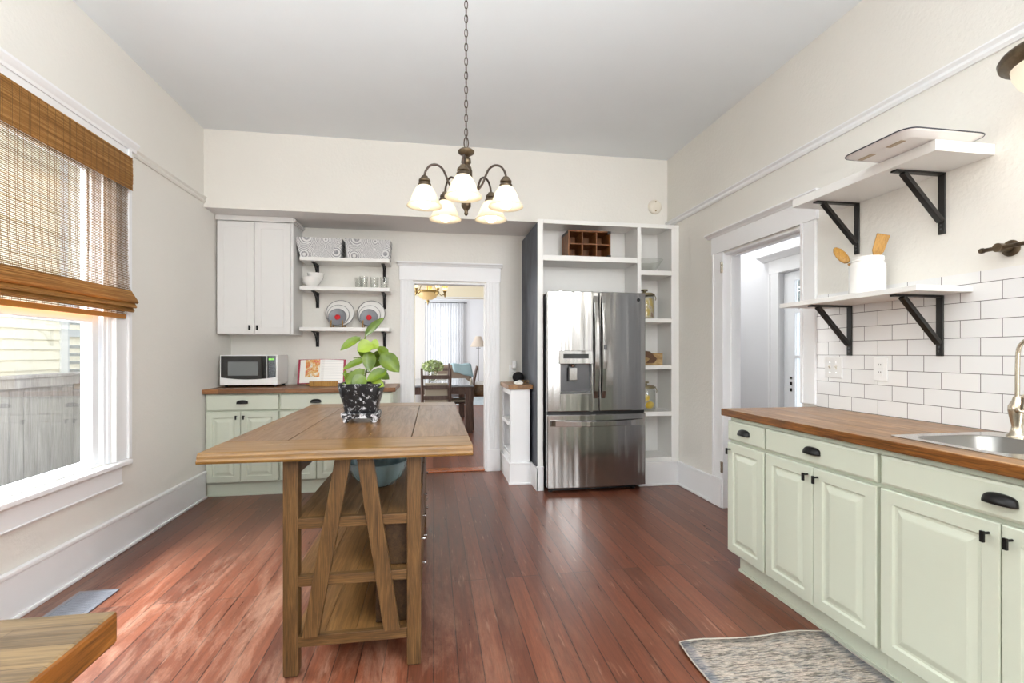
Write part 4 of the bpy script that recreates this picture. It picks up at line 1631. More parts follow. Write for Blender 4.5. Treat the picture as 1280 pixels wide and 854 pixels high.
def scroll_bracket(x, z, label):
    r = thing('shelf_bracket', label, 'bracket', (x, YB, z), 'black cast brackets of the back wall shelves')
    m = MB()
    m.box(x - .016, x + .016, YB - .009, YB - .0005, z - .190, z - .0365)
    m.build('back_plate', M['iron_dark'], r, bevel=.002)
    m = MB()
    m.box(x - .016, x + .016, YB - .20, YB - .009, z - .046, z - .0365)
    m.build('arm', M['iron_dark'], r, bevel=.002)
    m = MB()
    pts = [(YB - .18, z - .046), (YB - .15, z - .046), (YB - .06, z - .078), (YB - .009, z - .155), (YB - .009, z - .185), (YB - .022, z - .165), (YB - .085, z - .086), (YB - .13, z - .064)]
    m.prism(pts, x - .008, x + .008, 'X')
    m.build('brace', M['iron_dark'], r, bevel=.002)
    m = MB()
    m.lathe([(0, 0), (.006, 0), (.006, .004), (0, .004)], 10, (0, 0, 0), Matrix.Translation((x, YB - .009, z - .172)) @ Matrix.Rotation(PI / 2, 4, 'X'))
    m.build('screw', M['chrome'], r)


for zi, nm in zip(ZS, ('top', 'middle', 'lowest')):
    scroll_bracket(-1.165, zi, 'black bracket at the left end of the %s back wall shelf' % nm)
    scroll_bracket(-.500, zi, 'black bracket at the right end of the %s back wall shelf' % nm)

# bins
def bin_(label, x0, x1, flare):
    r = thing('storage_bin', label, 'storage bin', ((x0 + x1) / 2, 5.03, ZS[0]), 'grey patterned storage bins')
    z0, z1 = ZS[0] + .001, ZS[0] + .190
    y0, y1 = 4.93, 5.13
    m = MB()
    A = [m.bm.verts.new(p) for p in ((x0 + flare, y0 + .012, z0), (x1 - .012, y0 + .012, z0), (x1 - .012, y1, z0), (x0 + flare, y1, z0))]
    B = [m.bm.verts.new(p) for p in ((x0, y0, z1), (x1, y0, z1), (x1, y1, z1), (x0, y1, z1))]
    Cc = [m.bm.verts.new(p) for p in ((x0 + .008, y0 + .008, z1), (x1 - .008, y0 + .008, z1), (x1 - .008, y1 - .008, z1), (x0 + .008, y1 - .008, z1))]
    D = [m.bm.verts.new(p) for p in ((x0 + flare + .008, y0 + .022, z0 + .008), (x1 - .022, y0 + .022, z0 + .008), (x1 - .022, y1 - .01, z0 + .008), (x0 + flare + .008, y1 - .01, z0 + .008))]
    m.face(A)
    m.bridge(A, B)
    m.bridge(B, Cc)
    m.bridge(Cc, D)
    m.face(D)
    o = m.build('body', [M['bin'], M['bin_dark']], r)
    for p in o.data.polygons:
        if p.normal.x < -.8:
            p.material_index = 1
    return r


bin_('grey patterned storage bin at the left end of the top shelf', -1.325, -.885, .055)
bin_('grey patterned storage bin at the right end of the top shelf', -.858, -.420, .022)

# white bowls, nested
BWL = [(0, .002), (.04, .002), (.046, .010), (.078, .045), (.090, .085), (.092, .098), (.086, .097), (.074, .05), (.042, .018), (0, .015)]
lathe_one('white_bowl', 'white bowl at the bottom of the nested pair on the middle shelf', 'bowl', BWL, (-1.185, 5.03, ZS[1]), M['ceramic'], group='nested white bowls')
lathe_one('white_bowl', 'white bowl nested on top on the middle shelf', 'bowl', [(a * .86, b) for a, b in BWL], (-1.150, 5.035, ZS[1] + .042), M['ceramic'], group='nested white bowls')
# drinking glasses
GP = [(0, .002), (.034, .002), (.038, .01), (.043, .115), (.044, .118), (.041, .118), (.036, .014), (0, .012)]
for lab, x, y in (('clear tumbler at the back left of the middle shelf glasses', -.745, 5.10), ('clear tumbler at the front left of the middle shelf glasses', -.690, 5.02),
                  ('clear tumbler in the middle of the middle shelf glasses', -.588, 5.04), ('clear tumbler at the right by the shelf bracket', -.490, 5.04)):
    lathe_one('drinking_glass', lab, 'glass', GP, (x, y, ZS[1]), M['clear'], 20, 'clear tumblers on the middle shelf')

# plates on stands
TILT = Matrix.Rotation(math.radians(74), 4, 'X')
def plate(name, label, x, y, zc, rad, mats, group, grey=False):
    r = thing(name, label, 'plate', (x, y, zc - rad), group)
    mx_ = Matrix.Translation((x, y, zc)) @ TILT
    m = MB()
    m.lathe([(0, -.004), (rad * .6, -.004), (rad * .96, .012), (rad * .985, .014), (rad * .94, .016), (rad * .62, .003), (0, .002)], 40, (0, 0, 0), mx_)
    m.build('dish', mats[0], r, smooth=True)
    m = MB()
    m.lathe([(rad * .945, .0172), (rad * .97, .010), (rad * 1.004, .012), (rad * 1.004, .0178), (rad * .97, .0182)], 40, (0, 0, 0), mx_)
    m.build('rim', mats[1], r, smooth=True)
    if grey:
        m = MB()
        for k in range(9):
            a = 2 * PI * k / 9
            q = mx_ @ Matrix.Rotation(a, 4, 'Z') @ Matrix.Translation((.014, 0, .0105))
            m.lathe([(0, 0), (.013, 0), (.011, .003), (0, .005)], 8, (0, 0, 0), q, 1.2, .8)
        m.lathe([(0, .004), (.010, .008), (.008, .014), (0, .016)], 10, (0, 0, 0), mx_ @ Matrix.Translation((0, 0, .006)))
        m.build('flower', M['flower_red'], r, smooth=True)
    return r


for side, xx in (('left', -.945), ('right', -.640)):
    plate('dinner_plate', 'large white dinner plate at the back of the %s plate stand' % side, xx + .012, 5.125, ZS[2] + .148, .140, (M['ceramic'], M['plate_rim']), 'white dinner plates')
    plate('salad_plate', 'smaller white plate in front of the dinner plate on the %s plate stand' % side, xx, 5.095, ZS[2] + .128, .108, (M['ceramic'], M['plate_rim']), 'white smaller plates')
    plate('grey_plate', 'small grey plate with a red flower on the %s plate stand' % side, xx - .004, 5.066, ZS[2] + .105, .088, (M['grey_plate'], M['grey_plate']), 'grey flower plates', True)
    st = thing('plate_stand', 'pale wooden plate stand on the lowest shelf, %s of the two' % side, 'plate stand', (xx, 5.06, ZS[2]), 'plate stands')
    for dx in (-.058, .058):
        m = MB()
        m.tube([(xx + dx, 4.99, ZS[2] + .006), (xx + dx, 5.155, ZS[2] + .006)], .005, 8)
        m.tube([(xx + dx, 5.012, ZS[2] + .006), (xx + dx * .92, 5.005, ZS[2] + .075)], .005, 8)
        m.tube([(xx + dx, 5.12, ZS[2] + .006), (xx + dx * .9, 5.165, ZS[2] + .16)], .005, 8)
        m.build('side_rail', M['spoon_wood'], st, smooth=True)
    m = MB()
    m.tube([(xx - .058, 5.14, ZS[2] + .006), (xx + .058, 5.14, ZS[2] + .006)], .005, 8)
    m.build('crossbar', M['spoon_wood'], st, smooth=True)

# ------------------------------------------------------------------ microwave and cookbook
mw = thing('microwave_oven', 'white microwave oven with a black glass door on the back worktop', 'microwave', (-1.68, 5.0, .952))
m = MB()
m.box(-1.933, -1.437, 4.822, 5.135, .972, 1.252)
m.build('body', M['white_plastic'], mw, bevel=.006)
m = MB()
m.box(-1.933, -1.437, 4.800, 4.8215, .974, 1.252)
face = m.build('front_panel', M['white_plastic'], mw, bevel=.004)
def arcglass(x0, x1, zt, zb0, zb1, y0, y1, n=14):
    m = MB()
    low = []
    for i in range(n + 1):
        x = x0 + (x1 - x0) * i / n
        s = (x + 1.933) / .496 * 2 - 1
        low.append((x, zb0 - zb1 * (1 - s * s)))
    m.prism(low + [(x1, zt), (x0, zt)], y0, y1, 'Y')
    return m
m = arcglass(-1.922, -1.530, 1.244, 1.048, .022, 4.793, 4.7995)
dg_ = m.build('door', M['mw_glass'], mw, bevel=.002)
m = MB()
m.box(-1.862, -1.605, 4.7915, 4.7928, 1.062, 1.190)
m.build('door_window', M['mw_window'], dg_)
m = arcglass(-1.524, -1.450, 1.244, 1.050, .024, 4.793, 4.7995, 6)
cp_ = m.build('control_panel', M['mw_glass'], mw, bevel=.002)
m = MB()
for k, x in enumerate((-1.506, -1.490, -1.474)):
    m.box(x - .005, x + .005, 4.7915, 4.7928, 1.205, 1.221)
m.build('clock_digits', M['digits'], cp_)
m = MB()
for r_ in range(5):
    for c_ in range(3):
        m.box(-1.508 + c_ * .017, -1.497 + c_ * .017, 4.7918, 4.7928, 1.068 + r_ * .025, 1.078 + r_ * .025)
m.build('keypad', M['steel_dark'], cp_)
m = MB()
for x in (-1.90, -1.47):
    for y in (4.85, 5.10):
        m.lathe([(0, .9525), (.014, .9525), (.016, .974), (0, .974)], 12, (x, y, 0))
m.build('foot', M['blk_plastic'], mw)

bs = thing('book_stand', 'wooden cookbook stand on the back worktop', 'book stand', (-1.08, 4.95, .952))
TB = Matrix.Translation((-1.085, 4.93, .985)) @ Matrix.Rotation(math.radians(-14), 4, 'X')
m = MB()
m.box(-.14, .14, .035, .047, -.018, .20, TB)
m.build('back_board', M['spoon_wood'], bs, bevel=.002)
m = MB()
m.box(-1.165, -.905, 4.835, 5.08, .9525, .966)
m.build('base', M['spoon_wood'], bs, bevel=.002)
m = MB()
m.box(-1.165, -.905, 4.835, 4.853, .966, 1.000)
m.build('ledge', M['spoon_wood'], bs, bevel=.002)
m = MB()
m.tube([(-1.08, 5.00, 1.14), (-1.08, 5.07, .967)], .007, 8)
m.build('prop_leg', M['spoon_wood'], bs)
ck = thing('cookbook', 'open cookbook with a food photograph on the wooden stand', 'book', (-1.085, 4.93, .985))
m = MB()
for s in (-1, 1):
    q = TB @ Matrix.Rotation(s * .10, 4, 'Z')
    m.box(0 if s > 0 else -.226, .226 if s > 0 else 0, .016, .028, -.008, .238, q)
m.build('cover', M['red'], ck, bevel=.001)
for s, part in ((-1, 'left_page'), (1, 'right_page')):
    q = TB @ Matrix.Rotation(s * .10, 4, 'Z')
    m = MB()
    pts = [(s * .0, .023), (s * .0, .006), (s * .03, -.004), (s * .09, -.003), (s * .205, .014), (s * .205, .023)]
    m.prism(pts, 0, .23, 'Z', q)
    pg = m.build(part, M['page'] if s > 0 else M['cardboard'], ck)
    if s < 0:
        m = MB()
        m.prism([(-.012, -.0015), (-.03, -.0052), (-.09, -.0042), (-.150, .0050), (-.150, .0062), (-.09, -.0030), (-.03, -.0040), (-.012, .000)], .055, .228, 'Z', q)
        m.build('food_picture', M['food'], pg)

# ------------------------------------------------------------------ right wall: shelves, brackets, crock, tray, rail
def wall_board(label, y0, y1, z0, z1, x0, x1):
    m = MB()
    m.box(x0, x1, y0, y1, z0, z1)
    return tag(m.build('wall_shelf', M['shelf_white'], None, bevel=.002), label, 'shelf', 'white shelves on the sink wall')


wall_board('white upper shelf on the sink wall under the enamel tray', 1.690, 2.500, 2.112, 2.158, 2.054, XR - .001)
wall_board('white lower shelf on the sink wall holding the utensil crock', 1.770, 2.605, 1.541, 1.566, 2.054, XR - .009)


def strap_bracket(y, z, label, wall):
    r = thing('shelf_bracket', label, 'bracket', (wall, y, z), 'black iron brackets of the sink wall shelves')
    m = MB()
    m.box(wall - .009, wall - .0005, y - .016, y + .016, z - .285, z - .0005)
    m.build('back_strap', M['iron'], r, bevel=.002)
    m = MB()
    m.box(2.085, wall - .009, y - .016, y + .016, z - .010, z - .0005)
    m.build('arm', M['iron'], r, bevel=.002)
    m = MB()
    a, b = Vector((2.135, y, z - .010)), Vector((wall - .012, y, z - .225))
    d = (b - a).normalized()
    n_ = Vector((-d.z, 0, d.x)) * .010
    m.prism([((a + n_).x, (a + n_).z), ((a - n_ * 1).x, (a - n_).z), ((b - n_).x, (b - n_).z), ((b + n_).x, (b + n_).z)], y - .014, y + .014, 'Y')
    m.build('diagonal_brace', M['iron'], r, bevel=.002)
    m = MB()
    for k in (-.262, -.243):
        m.lathe([(0, 0), (.005, 0), (.005, .003), (0, .003)], 10, (0, 0, 0), Matrix.Translation((wall - .009, y, z + k)) @ Matrix.Rotation(-PI / 2, 4, 'Y'))
    m.build('screws', M['steel_dark'], r)


strap_bracket(1.905, 2.112, 'black bracket under the near end of the upper sink wall shelf', XR)
strap_bracket(2.365, 2.112, 'black bracket under the doorway end of the upper sink wall shelf', XR)
strap_bracket(1.908, 1.541, 'black bracket on the tiles under the near end of the lower shelf', XR - .008)
strap_bracket(2.405, 1.541, 'black bracket on the tiles under the doorway end of the lower shelf', XR - .008)

# enamel tray lying on the upper shelf, overhanging its front and end
ty = thing('enamel_tray', 'white enamel tray with a dark rim lying on the upper sink wall shelf', 'tray', (2.08, 1.80, 2.158))
def tray_loop(ins, z, r):
    P_ = rrect(1.880 + ins, 2.285 - ins, 1.655 + ins, 1.985 - ins, r, z, 6)
    return P_
m = MB()
L0 = [m.bm.verts.new(p) for p in tray_loop(.05, 2.1605, .03)]
m.face(L0)
L1 = [m.bm.verts.new(p) for p in tray_loop(.035, 2.1605, .035)]
m.bridge(L0, L1)
L2 = [m.bm.verts.new(p) for p in tray_loop(.012, 2.176, .05)]
m.bridge(L1, L2)
L3 = [m.bm.verts.new(p) for p in tray_loop(.0, 2.180, .055)]
m.bridge(L2, L3)
m.build('dish', M['tray'], ty, smooth=True, solid=.0025)
m = MB()
m.tube(tray_loop(-.001, 2.1805, .055), .0026, 6, closed=True)
m.build('rim', M['tray_rim'], ty, smooth=True)
m = MB()
for y in (1.76, 1.90):
    m.box(1.925, 1.950, y - .035, y + .035, 2.1570, 2.1588)
m.build('slots', M['slot'], ty)

ck_ = thing('utensil_crock', 'white ceramic crock holding wooden spoons on the lower shelf', 'crock', (2.222, 2.175, 1.566))
m = MB()
prof = [(0, .002), (.072, .002), (.078, .010), (.080, .02), (.080, .155), (.077, .165), (.071, .172), (.071, .176), (.074, .178), (.074, .183), (.071, .185), (.071, .189), (.073, .191), (.073, .200), (.066, .200), (.066, .17), (.074, .15), (.074, .02), (0, .012)]
m.lathe([(a, b + 1.566) for a, b in prof], 36, (2.222, 2.175, 0))
m.build('body', M['ceramic'], ck_, smooth=True)


def spoon(label, tip, foot, wid, kind):
    a, b = Vector(foot), Vector(tip)
    L = (b - a).length
    zax = (b - a).normalized()
    xax = Vector((-.35, -1, 0)).cross(zax).normalized()
    yax = zax.cross(xax)
    mx_ = Matrix.Translation(a) @ Matrix((xax, yax, zax)).transposed().to_4x4()
    r = thing('wooden_spoon' if kind == 'spoon' else 'wooden_spatula', label, 'utensil', a, None)
    m = MB()
    m.tube([mx_ @ Vector((0, 0, 0)), mx_ @ Vector((0, 0, L * .62))], [.006, .007], 8)
    m.build('handle', M['spoon_wood'], r, smooth=True)
    m = MB()
    if kind == 'spoon':
        m.lathe([(0, -.058), (.016, -.05), (.026, -.025), (.027, .005), (.022, .035), (.010, .055), (0, .06)], 18, (0, 0, 0), mx_ @ Matrix.Translation((0, 0, L - .06)), 1.0, .36)
        m.build('bowl', M['spoon_wood'], r, smooth=True)
        m = MB()
        for k in (-.012, 0, .012):
            m.box(k - .002, k + .002, -.0102, -.0085, L - .10, L - .02, mx_)
        m.build('slots', M['brown_chevron'], r)
    else:
        m.prism([(-.010, L * .6), (.010, L * .6), (.028, L * .72), (.034, L), (-.028, L), (-.026, L * .72)], -.004, .004, 'Y', mx_)
        m.build('blade', M['spoon_wood'], r, bevel=.003)
    return r


spoon('slotted wooden spoon leaning to the hall doorway side of the crock', (2.165, 2.322, 1.848), (2.235, 2.15, 1.585), .05, 'spoon')
spoon('flat wooden spatula standing upright on the near side of the crock', (2.250, 2.105, 1.872), (2.21, 2.19, 1.585), .06, 'spatula')

# iron rail above the tiles
tb = thing('wall_rail', 'dark iron rail mounted above the tiles at the right edge', 'rail', (XR, 1.6, 1.70))
for y in (1.632, .95):
    m = MB()
    m.lathe([(0, .0005), (.032, .0005), (.034, .006), (.028, .010), (.014, .012), (.012, .045), (.018, .05), (.018, .075), (0, .078)], 22, (0, 0, 0), Matrix.Translation((XR, y, 1.703)) @ Matrix.Rotation(-PI / 2, 4, 'Y'))
    m.build('mount', M['bronze'], tb, smooth=True)
m = MB()
m.tube([(XR - .062, 1.70, 1.703), (XR - .062, .90, 1.703)], .0085, 12)
m.lathe([(0, 0), (.011, 0), (.012, .008), (.010, .014), (.0, .014)], 14, (0, 0, 0), Matrix.Translation((XR - .062, 1.690, 1.703)) @ Matrix.Rotation(-PI / 2, 4, 'X'))
m.build('bar', M['bronze'], tb, smooth=True)

# bowl light beside the sink wall
FLX, FLY, FLZ = 2.170, 1.340, 2.325
fl = thing('bowl_light', 'bronze rimmed bowl light glowing high beside the sink wall', 'light', (XR, FLY, FLZ))
m = MB()
m.lathe([(.120, .012), (.150, .022), (.168, .018), (.176, .004), (.172, -.012), (.158, -.018), (.150, -.030), (.142, -.032), (.140, -.018), (.12, .0)], 48, (FLX, FLY, FLZ))
m.lathe([(0, .03), (.10, .03), (.125, .012), (.12, .0), (0, .006)], 48, (FLX, FLY, FLZ))
m.build('rim', M['bronze'], fl, smooth=True)
m = MB()
m.lathe([(.141, -.030), (.138, -.055), (.122, -.088), (.09, -.115), (.045, -.130), (0, -.134)], 40, (FLX, FLY, FLZ))
m.build('dome', M['lit_dome'], fl, smooth=True)
m = MB()
m.lathe([(0, 0), (.06, 0), (.06, .012), (.02, .016), (.02, .10), (0, .10)], 24, (0, 0, 0), Matrix.Translation((XR - .0005, FLY, FLZ + .015)) @ Matrix.Rotation(-PI / 2, 4, 'Y'))
m.build('wall_mount', M['bronze'], fl, smooth=True)
m = MB()
m.lathe([(0, -.03), (.02, -.032), (.03, -.06), (.02, -.085), (0, -.09)], 16, (FLX, FLY, FLZ))
m.build('bulb', M['bulb'], fl, smooth=True)
pl_ = bpy.data.lights.new('bowl_light_lamp', 'POINT')
pl_.energy, pl_.color, pl_.shadow_soft_size = 2.2, (1, .93, .82), .10
po = bpy.data.objects.new('bowl_light_lamp', pl_)
COL.objects.link(po)
po.parent = fl
po.location = Vector((FLX, FLY, FLZ - .17)) - fl.location

# ------------------------------------------------------------------ woven shade on the left window
bl = thing('roman_blind', 'brown woven bamboo roman blind half raised on the left window', 'window blind', (XL + .04, 2.6, 2.52))
BY0, BY1 = 1.755, 3.455


def resample(path, pitch):
    out = []
    d = 0.0
    for (a, b) in zip(path, path[1:]):
        a, b = Vector(a), Vector(b)
        L = (b - a).length
        while d <= L:
            out.append((a + (b - a) * (d / L), (b - a).normalized()))
            d += pitch
        d -= L
    return out


def weave(name, path, y0, y1, pitch, hgt, th, mat, parent, jit=.0):
    rnd = random.Random(len(path) * 17 + int(pitch * 1e5))
    m = MB()
    for p, t_ in resample(path, pitch):
        n_ = Vector((t_.y, -t_.x)) * th * .5
        tt = t_ * hgt * .5 * (1 + rnd.uniform(-jit, jit))
        q = [p + tt + n_, p - tt + n_, p - tt - n_, p + tt - n_]
        m.prism([(v.x, v.y) for v in q], y0 + rnd.uniform(-.003, .003), y1 + rnd.uniform(-.003, .003), 'Y')
    return m.build(name, mat, parent)


def threads(name, path, y0, y1, step, mat, parent, w_=.0016, off=.0014):
    m = MB()
    y = y1 - .02
    while y > y0:
        for dy in (0, .011):
            for (a, b) in zip(path, path[1:]):
                a, b = Vector(a), Vector(b)
                t_ = (b - a).normalized()
                n_ = Vector((-t_.y, t_.x))
                n_ = n_ if n_.x > 0 else -n_
                q = [a + n_ * off, b + n_ * off, b + n_ * (off + .0008), a + n_ * (off + .0008)]
                m.prism([(v.x, v.y) for v in q], y - dy - w_ / 2, y - dy + w_ / 2, 'Y')
        y -= step
    return m.build(name, mat, parent)


VX = XL + .068
vp = [(VX, 2.524), (VX + .002, 2.42), (VX + .001, 2.314)]
v_ = weave('valance', vp, BY0 - .01, BY1 + .012, .0066, .0062, .0014, M['reed'], bl, .04)
threads('valance_threads', vp, BY0 - .01, BY1 + .01, .052, M['thread'], v_)
BX = XL + .046
bp = [(BX, 2.50), (BX, 2.10), (BX + .004, 1.85), (BX + .012, 1.715), (BX + .022, 1.64)]
b_ = weave('shade_body', bp, BY0, BY1, .0094, .0046, .0012, M['reed_thin'], bl, .25)
threads('body_threads', bp, BY0, BY1, .048, M['thread'], b_, .0022)
for y_ in (3.36, 3.13, 2.86, 2.60):
    pass
for k, (x0, z0, x1, z1) in enumerate(((BX + .020, 1.668, BX + .060, 1.596), (BX + .034, 1.604, BX + .054, 1.566), (BX + .026, 1.574, BX + .044, 1.540))):
    pth = [(x0, z0), (x0 + (x1 - x0) * .45, z0 - (z0 - z1) * .42), (x0 + (x1 - x0) * .85, z0 - (z0 - z1) * .8), (x1, z1), (x1 - .006, z1 - .007), (x1 - .03, z1 + .004), (x0 - .008, z1 + .03)]
    weave('fold', pth, BY0 - .004 - k * .002, BY1 + .006 - k * .006, .0060, .0056, .0014, M['reed'], bl, .05)
tp = [(BX - .004, 1.60), (BX - .008, 1.512)]
t__ = weave('tail', tp, BY0, BY1 - .02, .0092, .0042, .0012, M['reed_thin'], bl, .2)
threads('tail_threads', tp, BY0, BY1 - .02, .048, M['thread'], t__, .0022)
m = MB()
m.box(BX - .018, BX - .002, BY0, BY1 - .012, 1.490, 1.520)
m.build('bottom_slat', M['slat_wood'], bl, bevel=.003)
m = MB()
m.box(XL + .035, XL + .064, BY0, BY1, 2.50, 2.525)
m.build('headrail', M['slat_wood'], bl, bevel=.002)

# ------------------------------------------------------------------ work table
ZT = .9005
tb_ = thing('work_table', 'long honey-brown wooden work table with A-frame ends and lower shelves', 'table', (-.33, 2.8, 0))
TX0, TX1, TY0, TY1 = -.860, .157, 1.930, 3.690
m = MB()
xs = (TX0, -.607, -.095, TX1)
for i in range(3):
    m.box(xs[i] + (.0012 if i else 0), xs[i + 1] - (.0012 if i < 2 else 0), TY0 + .242, TY1 - .242, ZT - .040, ZT)
m.build('tabletop', M['top_wood'], tb_, bevel=.003)
def rounded_edge(y0, y1, flip):
    m = MB()
    s = 1 if not flip else -1
    ya, yb = (y0, y1) if not flip else (y1, y0)
    prof = [(ya, ZT - .040), (ya - s * .002, ZT - .030), (ya + s * .004, ZT - .022), (ya + s * .006, ZT - .012), (ya + s * .012, ZT - .003), (ya + s * .022, ZT), (yb, ZT), (yb, ZT - .040)]
    m.prism(prof, TX0, TX1, 'X')
    return m.build('breadboard_end', M['top_wood_x'], tb_, bevel=.002)


rounded_edge(TY0, TY0 + .240, False)
rounded_edge(TY1 - .240, TY1, True)
LX0, LX1, LY0, LY1 = -.580, -.050, 2.000, 3.620
LW = .056
for x in (LX0, LX1 - LW):
    for y in (LY0, LY1 - LW):
        m = MB()
        m.box(x, x + LW, y, y + LW, .004, ZT - .0405)
        lg = m.build('leg', M['leg_wood'], tb_, bevel=.003)
        m = MB()
        m.box(x + .006, x + LW - .006, y + .006, y + LW - .006, 0, .006)
        m.build('glide', M['blk_plastic'], lg)
RZ = ((.578, .618), (.350, .390), (.112, .154))
for y0 in (LY0 + .006, LY1 - .034):
    for z0, z1 in RZ:
        m = MB()
        m.box(LX0 + LW - .002, LX1 - LW + .002, y0, y0 + .028, z0, z1)
        m.build('end_rail', M['rail_wood'], tb_, bevel=.002)
    for (xb0, xb1, xt0, xt1) in ((-.508, -.448, -.383, -.322), (-.196, -.133, -.303, -.240)):
        m = MB()
        ya = y0 - .012 if y0 < 3 else y0 + .010
        m.prism([(xb0, RZ[2][1] - .001), (xb1, RZ[2][1] - .001), (xt1, ZT - .041), (xt0, ZT - .041)], ya, ya + .030, 'Y')
        m.build('a_frame_brace', M['leg_wood'], tb_, bevel=.002)
for x in (LX0 + .012, LX1 - LW + .012):
    m = MB()
    m.box(x, x + .03, LY0 + LW, LY1 - LW, ZT - .120, ZT - .041)
    m.build('apron', M['top_wood'], tb_, bevel=.002)
for z0, z1 in ((.596, .616), (.368, .388), (.130, .152)):
    m = MB()
    n = 4
    sx0, sx1 = LX0 + .030, LX1 - .016
    for i in range(n):
        a, b = sx0 + (sx1 - sx0) * i / n, sx0 + (sx1 - sx0) * (i + 1) / n
        m.box(a + .0006, b - .0006, LY0 + .035, LY1 - .035, z0, z1)
    m.build('shelf', M['shelf_wood'], tb_, bevel=.0015)
for z0, z1, dr in ((.392, .594, True), (.156, .364, False)):
    for a, b in ((2.062, 2.55), (2.555, 3.05), (3.055, 3.55)):
        m = MB()
        m.box(-.235, -.066, a, b, z0, z1)
        c_ = m.build('drawer_box' if dr else 'cupboard_box', M['box_wood'], tb_)
        m = MB()
        m.box(-.066, -.053, a + .004, b - .004, z0 + .004, z1 - .004)
        f_ = m.build('drawer_front', M['leg_wood'], c_, bevel=.002)
        m = MB()
        yk = b - .11 if a < 2.1 else (a + b) / 2
        for q in ((2.14, yk) if (dr and a < 2.1) else (yk,)):
            m.lathe([(0, 0), (.004, 0), (.004, .008), (.009, .010), (.009, .018), (0, .020)], 12, (0, 0, 0), Matrix.Translation((-.053, q, (z0 + z1) / 2 - .03)) @ Matrix.Rotation(PI / 2, 4, 'Y'))
        m.build('knob', M['chrome'], f_, smooth=True)

# ribbed glass bowl on the table's upper shelf
rb = thing('ribbed_glass_bowl', 'pale blue ribbed glass bowl on the upper shelf of the work table', 'bowl', (-.268, 2.46, .6165))
m = MB()
prof = [(0, .003), (.055, .003), (.075, .012), (.115, .050), (.136, .095), (.140, .122), (.136, .122), (.131, .096), (.110, .054), (.07, .018), (0, .010)]
n = 96
rings = []
for r_, z_ in prof:
    row = []
    for i in range(n):
        a = 2 * PI * i / n
        rr = r_ * (1 + (.012 * math.cos(32 * a) if .06 < r_ else 0))
        row.append(m.bm.verts.new((-.268 + rr * math.cos(a), 2.46 + rr * math.sin(a), .6165 + z_)) if r_ > 0 else None)
    rings.append(row)
for A, B in zip(rings, rings[1:]):
    if A[0] and B[0]:
        m.bridge(A, B)
m.face(rings[1])
m.face(rings[-2])
m.build('body', M['blue_glass'], rb, smooth=True)
m = MB()
m.tube([(-.268 + .139 * math.cos(2 * PI * i / 48), 2.46 + .139 * math.sin(2 * PI * i / 48), .7395) for i in range(48)], .0035, 6, closed=True)
m.build('lip', M['blue_glass'], rb, smooth=True)

# ------------------------------------------------------------------ potted plant on the table
PX, PY = -.384, 2.735
pp = thing('potted_plant', 'leafy green plant in a black splashed pot on the work table', 'potted plant', (PX, PY, ZT))


def sq(half, z, r=.3):
    return rrect(PX - half, PX + half, PY - half, PY + half, half * r, z, 4)


m = MB()
L = []
for hf, z in ((.080, .948), (.082, .955), (.090, 1.00), (.104, 1.05), (.113, 1.09), (.114, 1.108), (.107, 1.108), (.105, 1.088)):
    L.append([m.bm.verts.new(p) for p in sq(hf, z)])
m.face(L[0])
for A, B in zip(L, L[1:]):
    m.bridge(A, B)
m.face(L[-1])
pot = m.build('pot', M['pot'], pp, smooth=True)
m = MB()
m.prism([(p.x, p.y) for p in sq(.104, 0)], 1.0885, 1.096, 'Z')
m.build('soil', M['soil'], pp)
m = MB()
L = []
for hf, z in ((.088, .922), (.096, .926), (.100, .949), (.094, .950), (.090, .938)):
    L.append([m.bm.verts.new(p) for p in sq(hf, z)])
m.face(L[0])
for A, B in zip(L, L[1:]):
    m.bridge(A, B)
m.face(L[-1])
for sx in (-1, 1):
    for sy in (-1, 1):
        m.lathe([(0, ZT + .0005), (.012, ZT + .0005), (.018, ZT + .012), (.016, .927), (0, .928)], 10, (PX + sx * .072, PY + sy * .072, 0))
m.build('saucer', M['saucer'], pp, smooth=True)


def leaf(m, base_, tip, width, nrm, curl=.12, n=7):
    b, t_ = Vector(base_), Vector(tip)
    d = t_ - b
    L_ = d.length
    d.normalize()
    nrm = Vector(nrm)
    s = d.cross(nrm).normalized()
    nn = s.cross(d).normalized()
    rows = []
    for i in range(n + 1):
        u = i / n
        wv = width * (math.sin(PI * min(1, u ** .85)) ** .75) * .5
        c_ = b + d * (L_ * u) - nn * (curl * L_ * (u ** 2)) * .6
        row = []
        for j in (-1, -.55, 0, .55, 1):
            row.append(m.bm.verts.new(c_ + s * (wv * j) + nn * (abs(j) * wv * .35)))
        rows.append(row)
    for A, B in zip(rows, rows[1:]):
        for j in range(4):
            m.face([A[j], A[j + 1], B[j + 1], B[j]])


def px2(u, v, dy=0.0):
    """Point of the plant from its place above the pot: u to the right, v up, in pot widths."""
    return (PX + u * .23, PY + dy, 1.10 + v * .23)


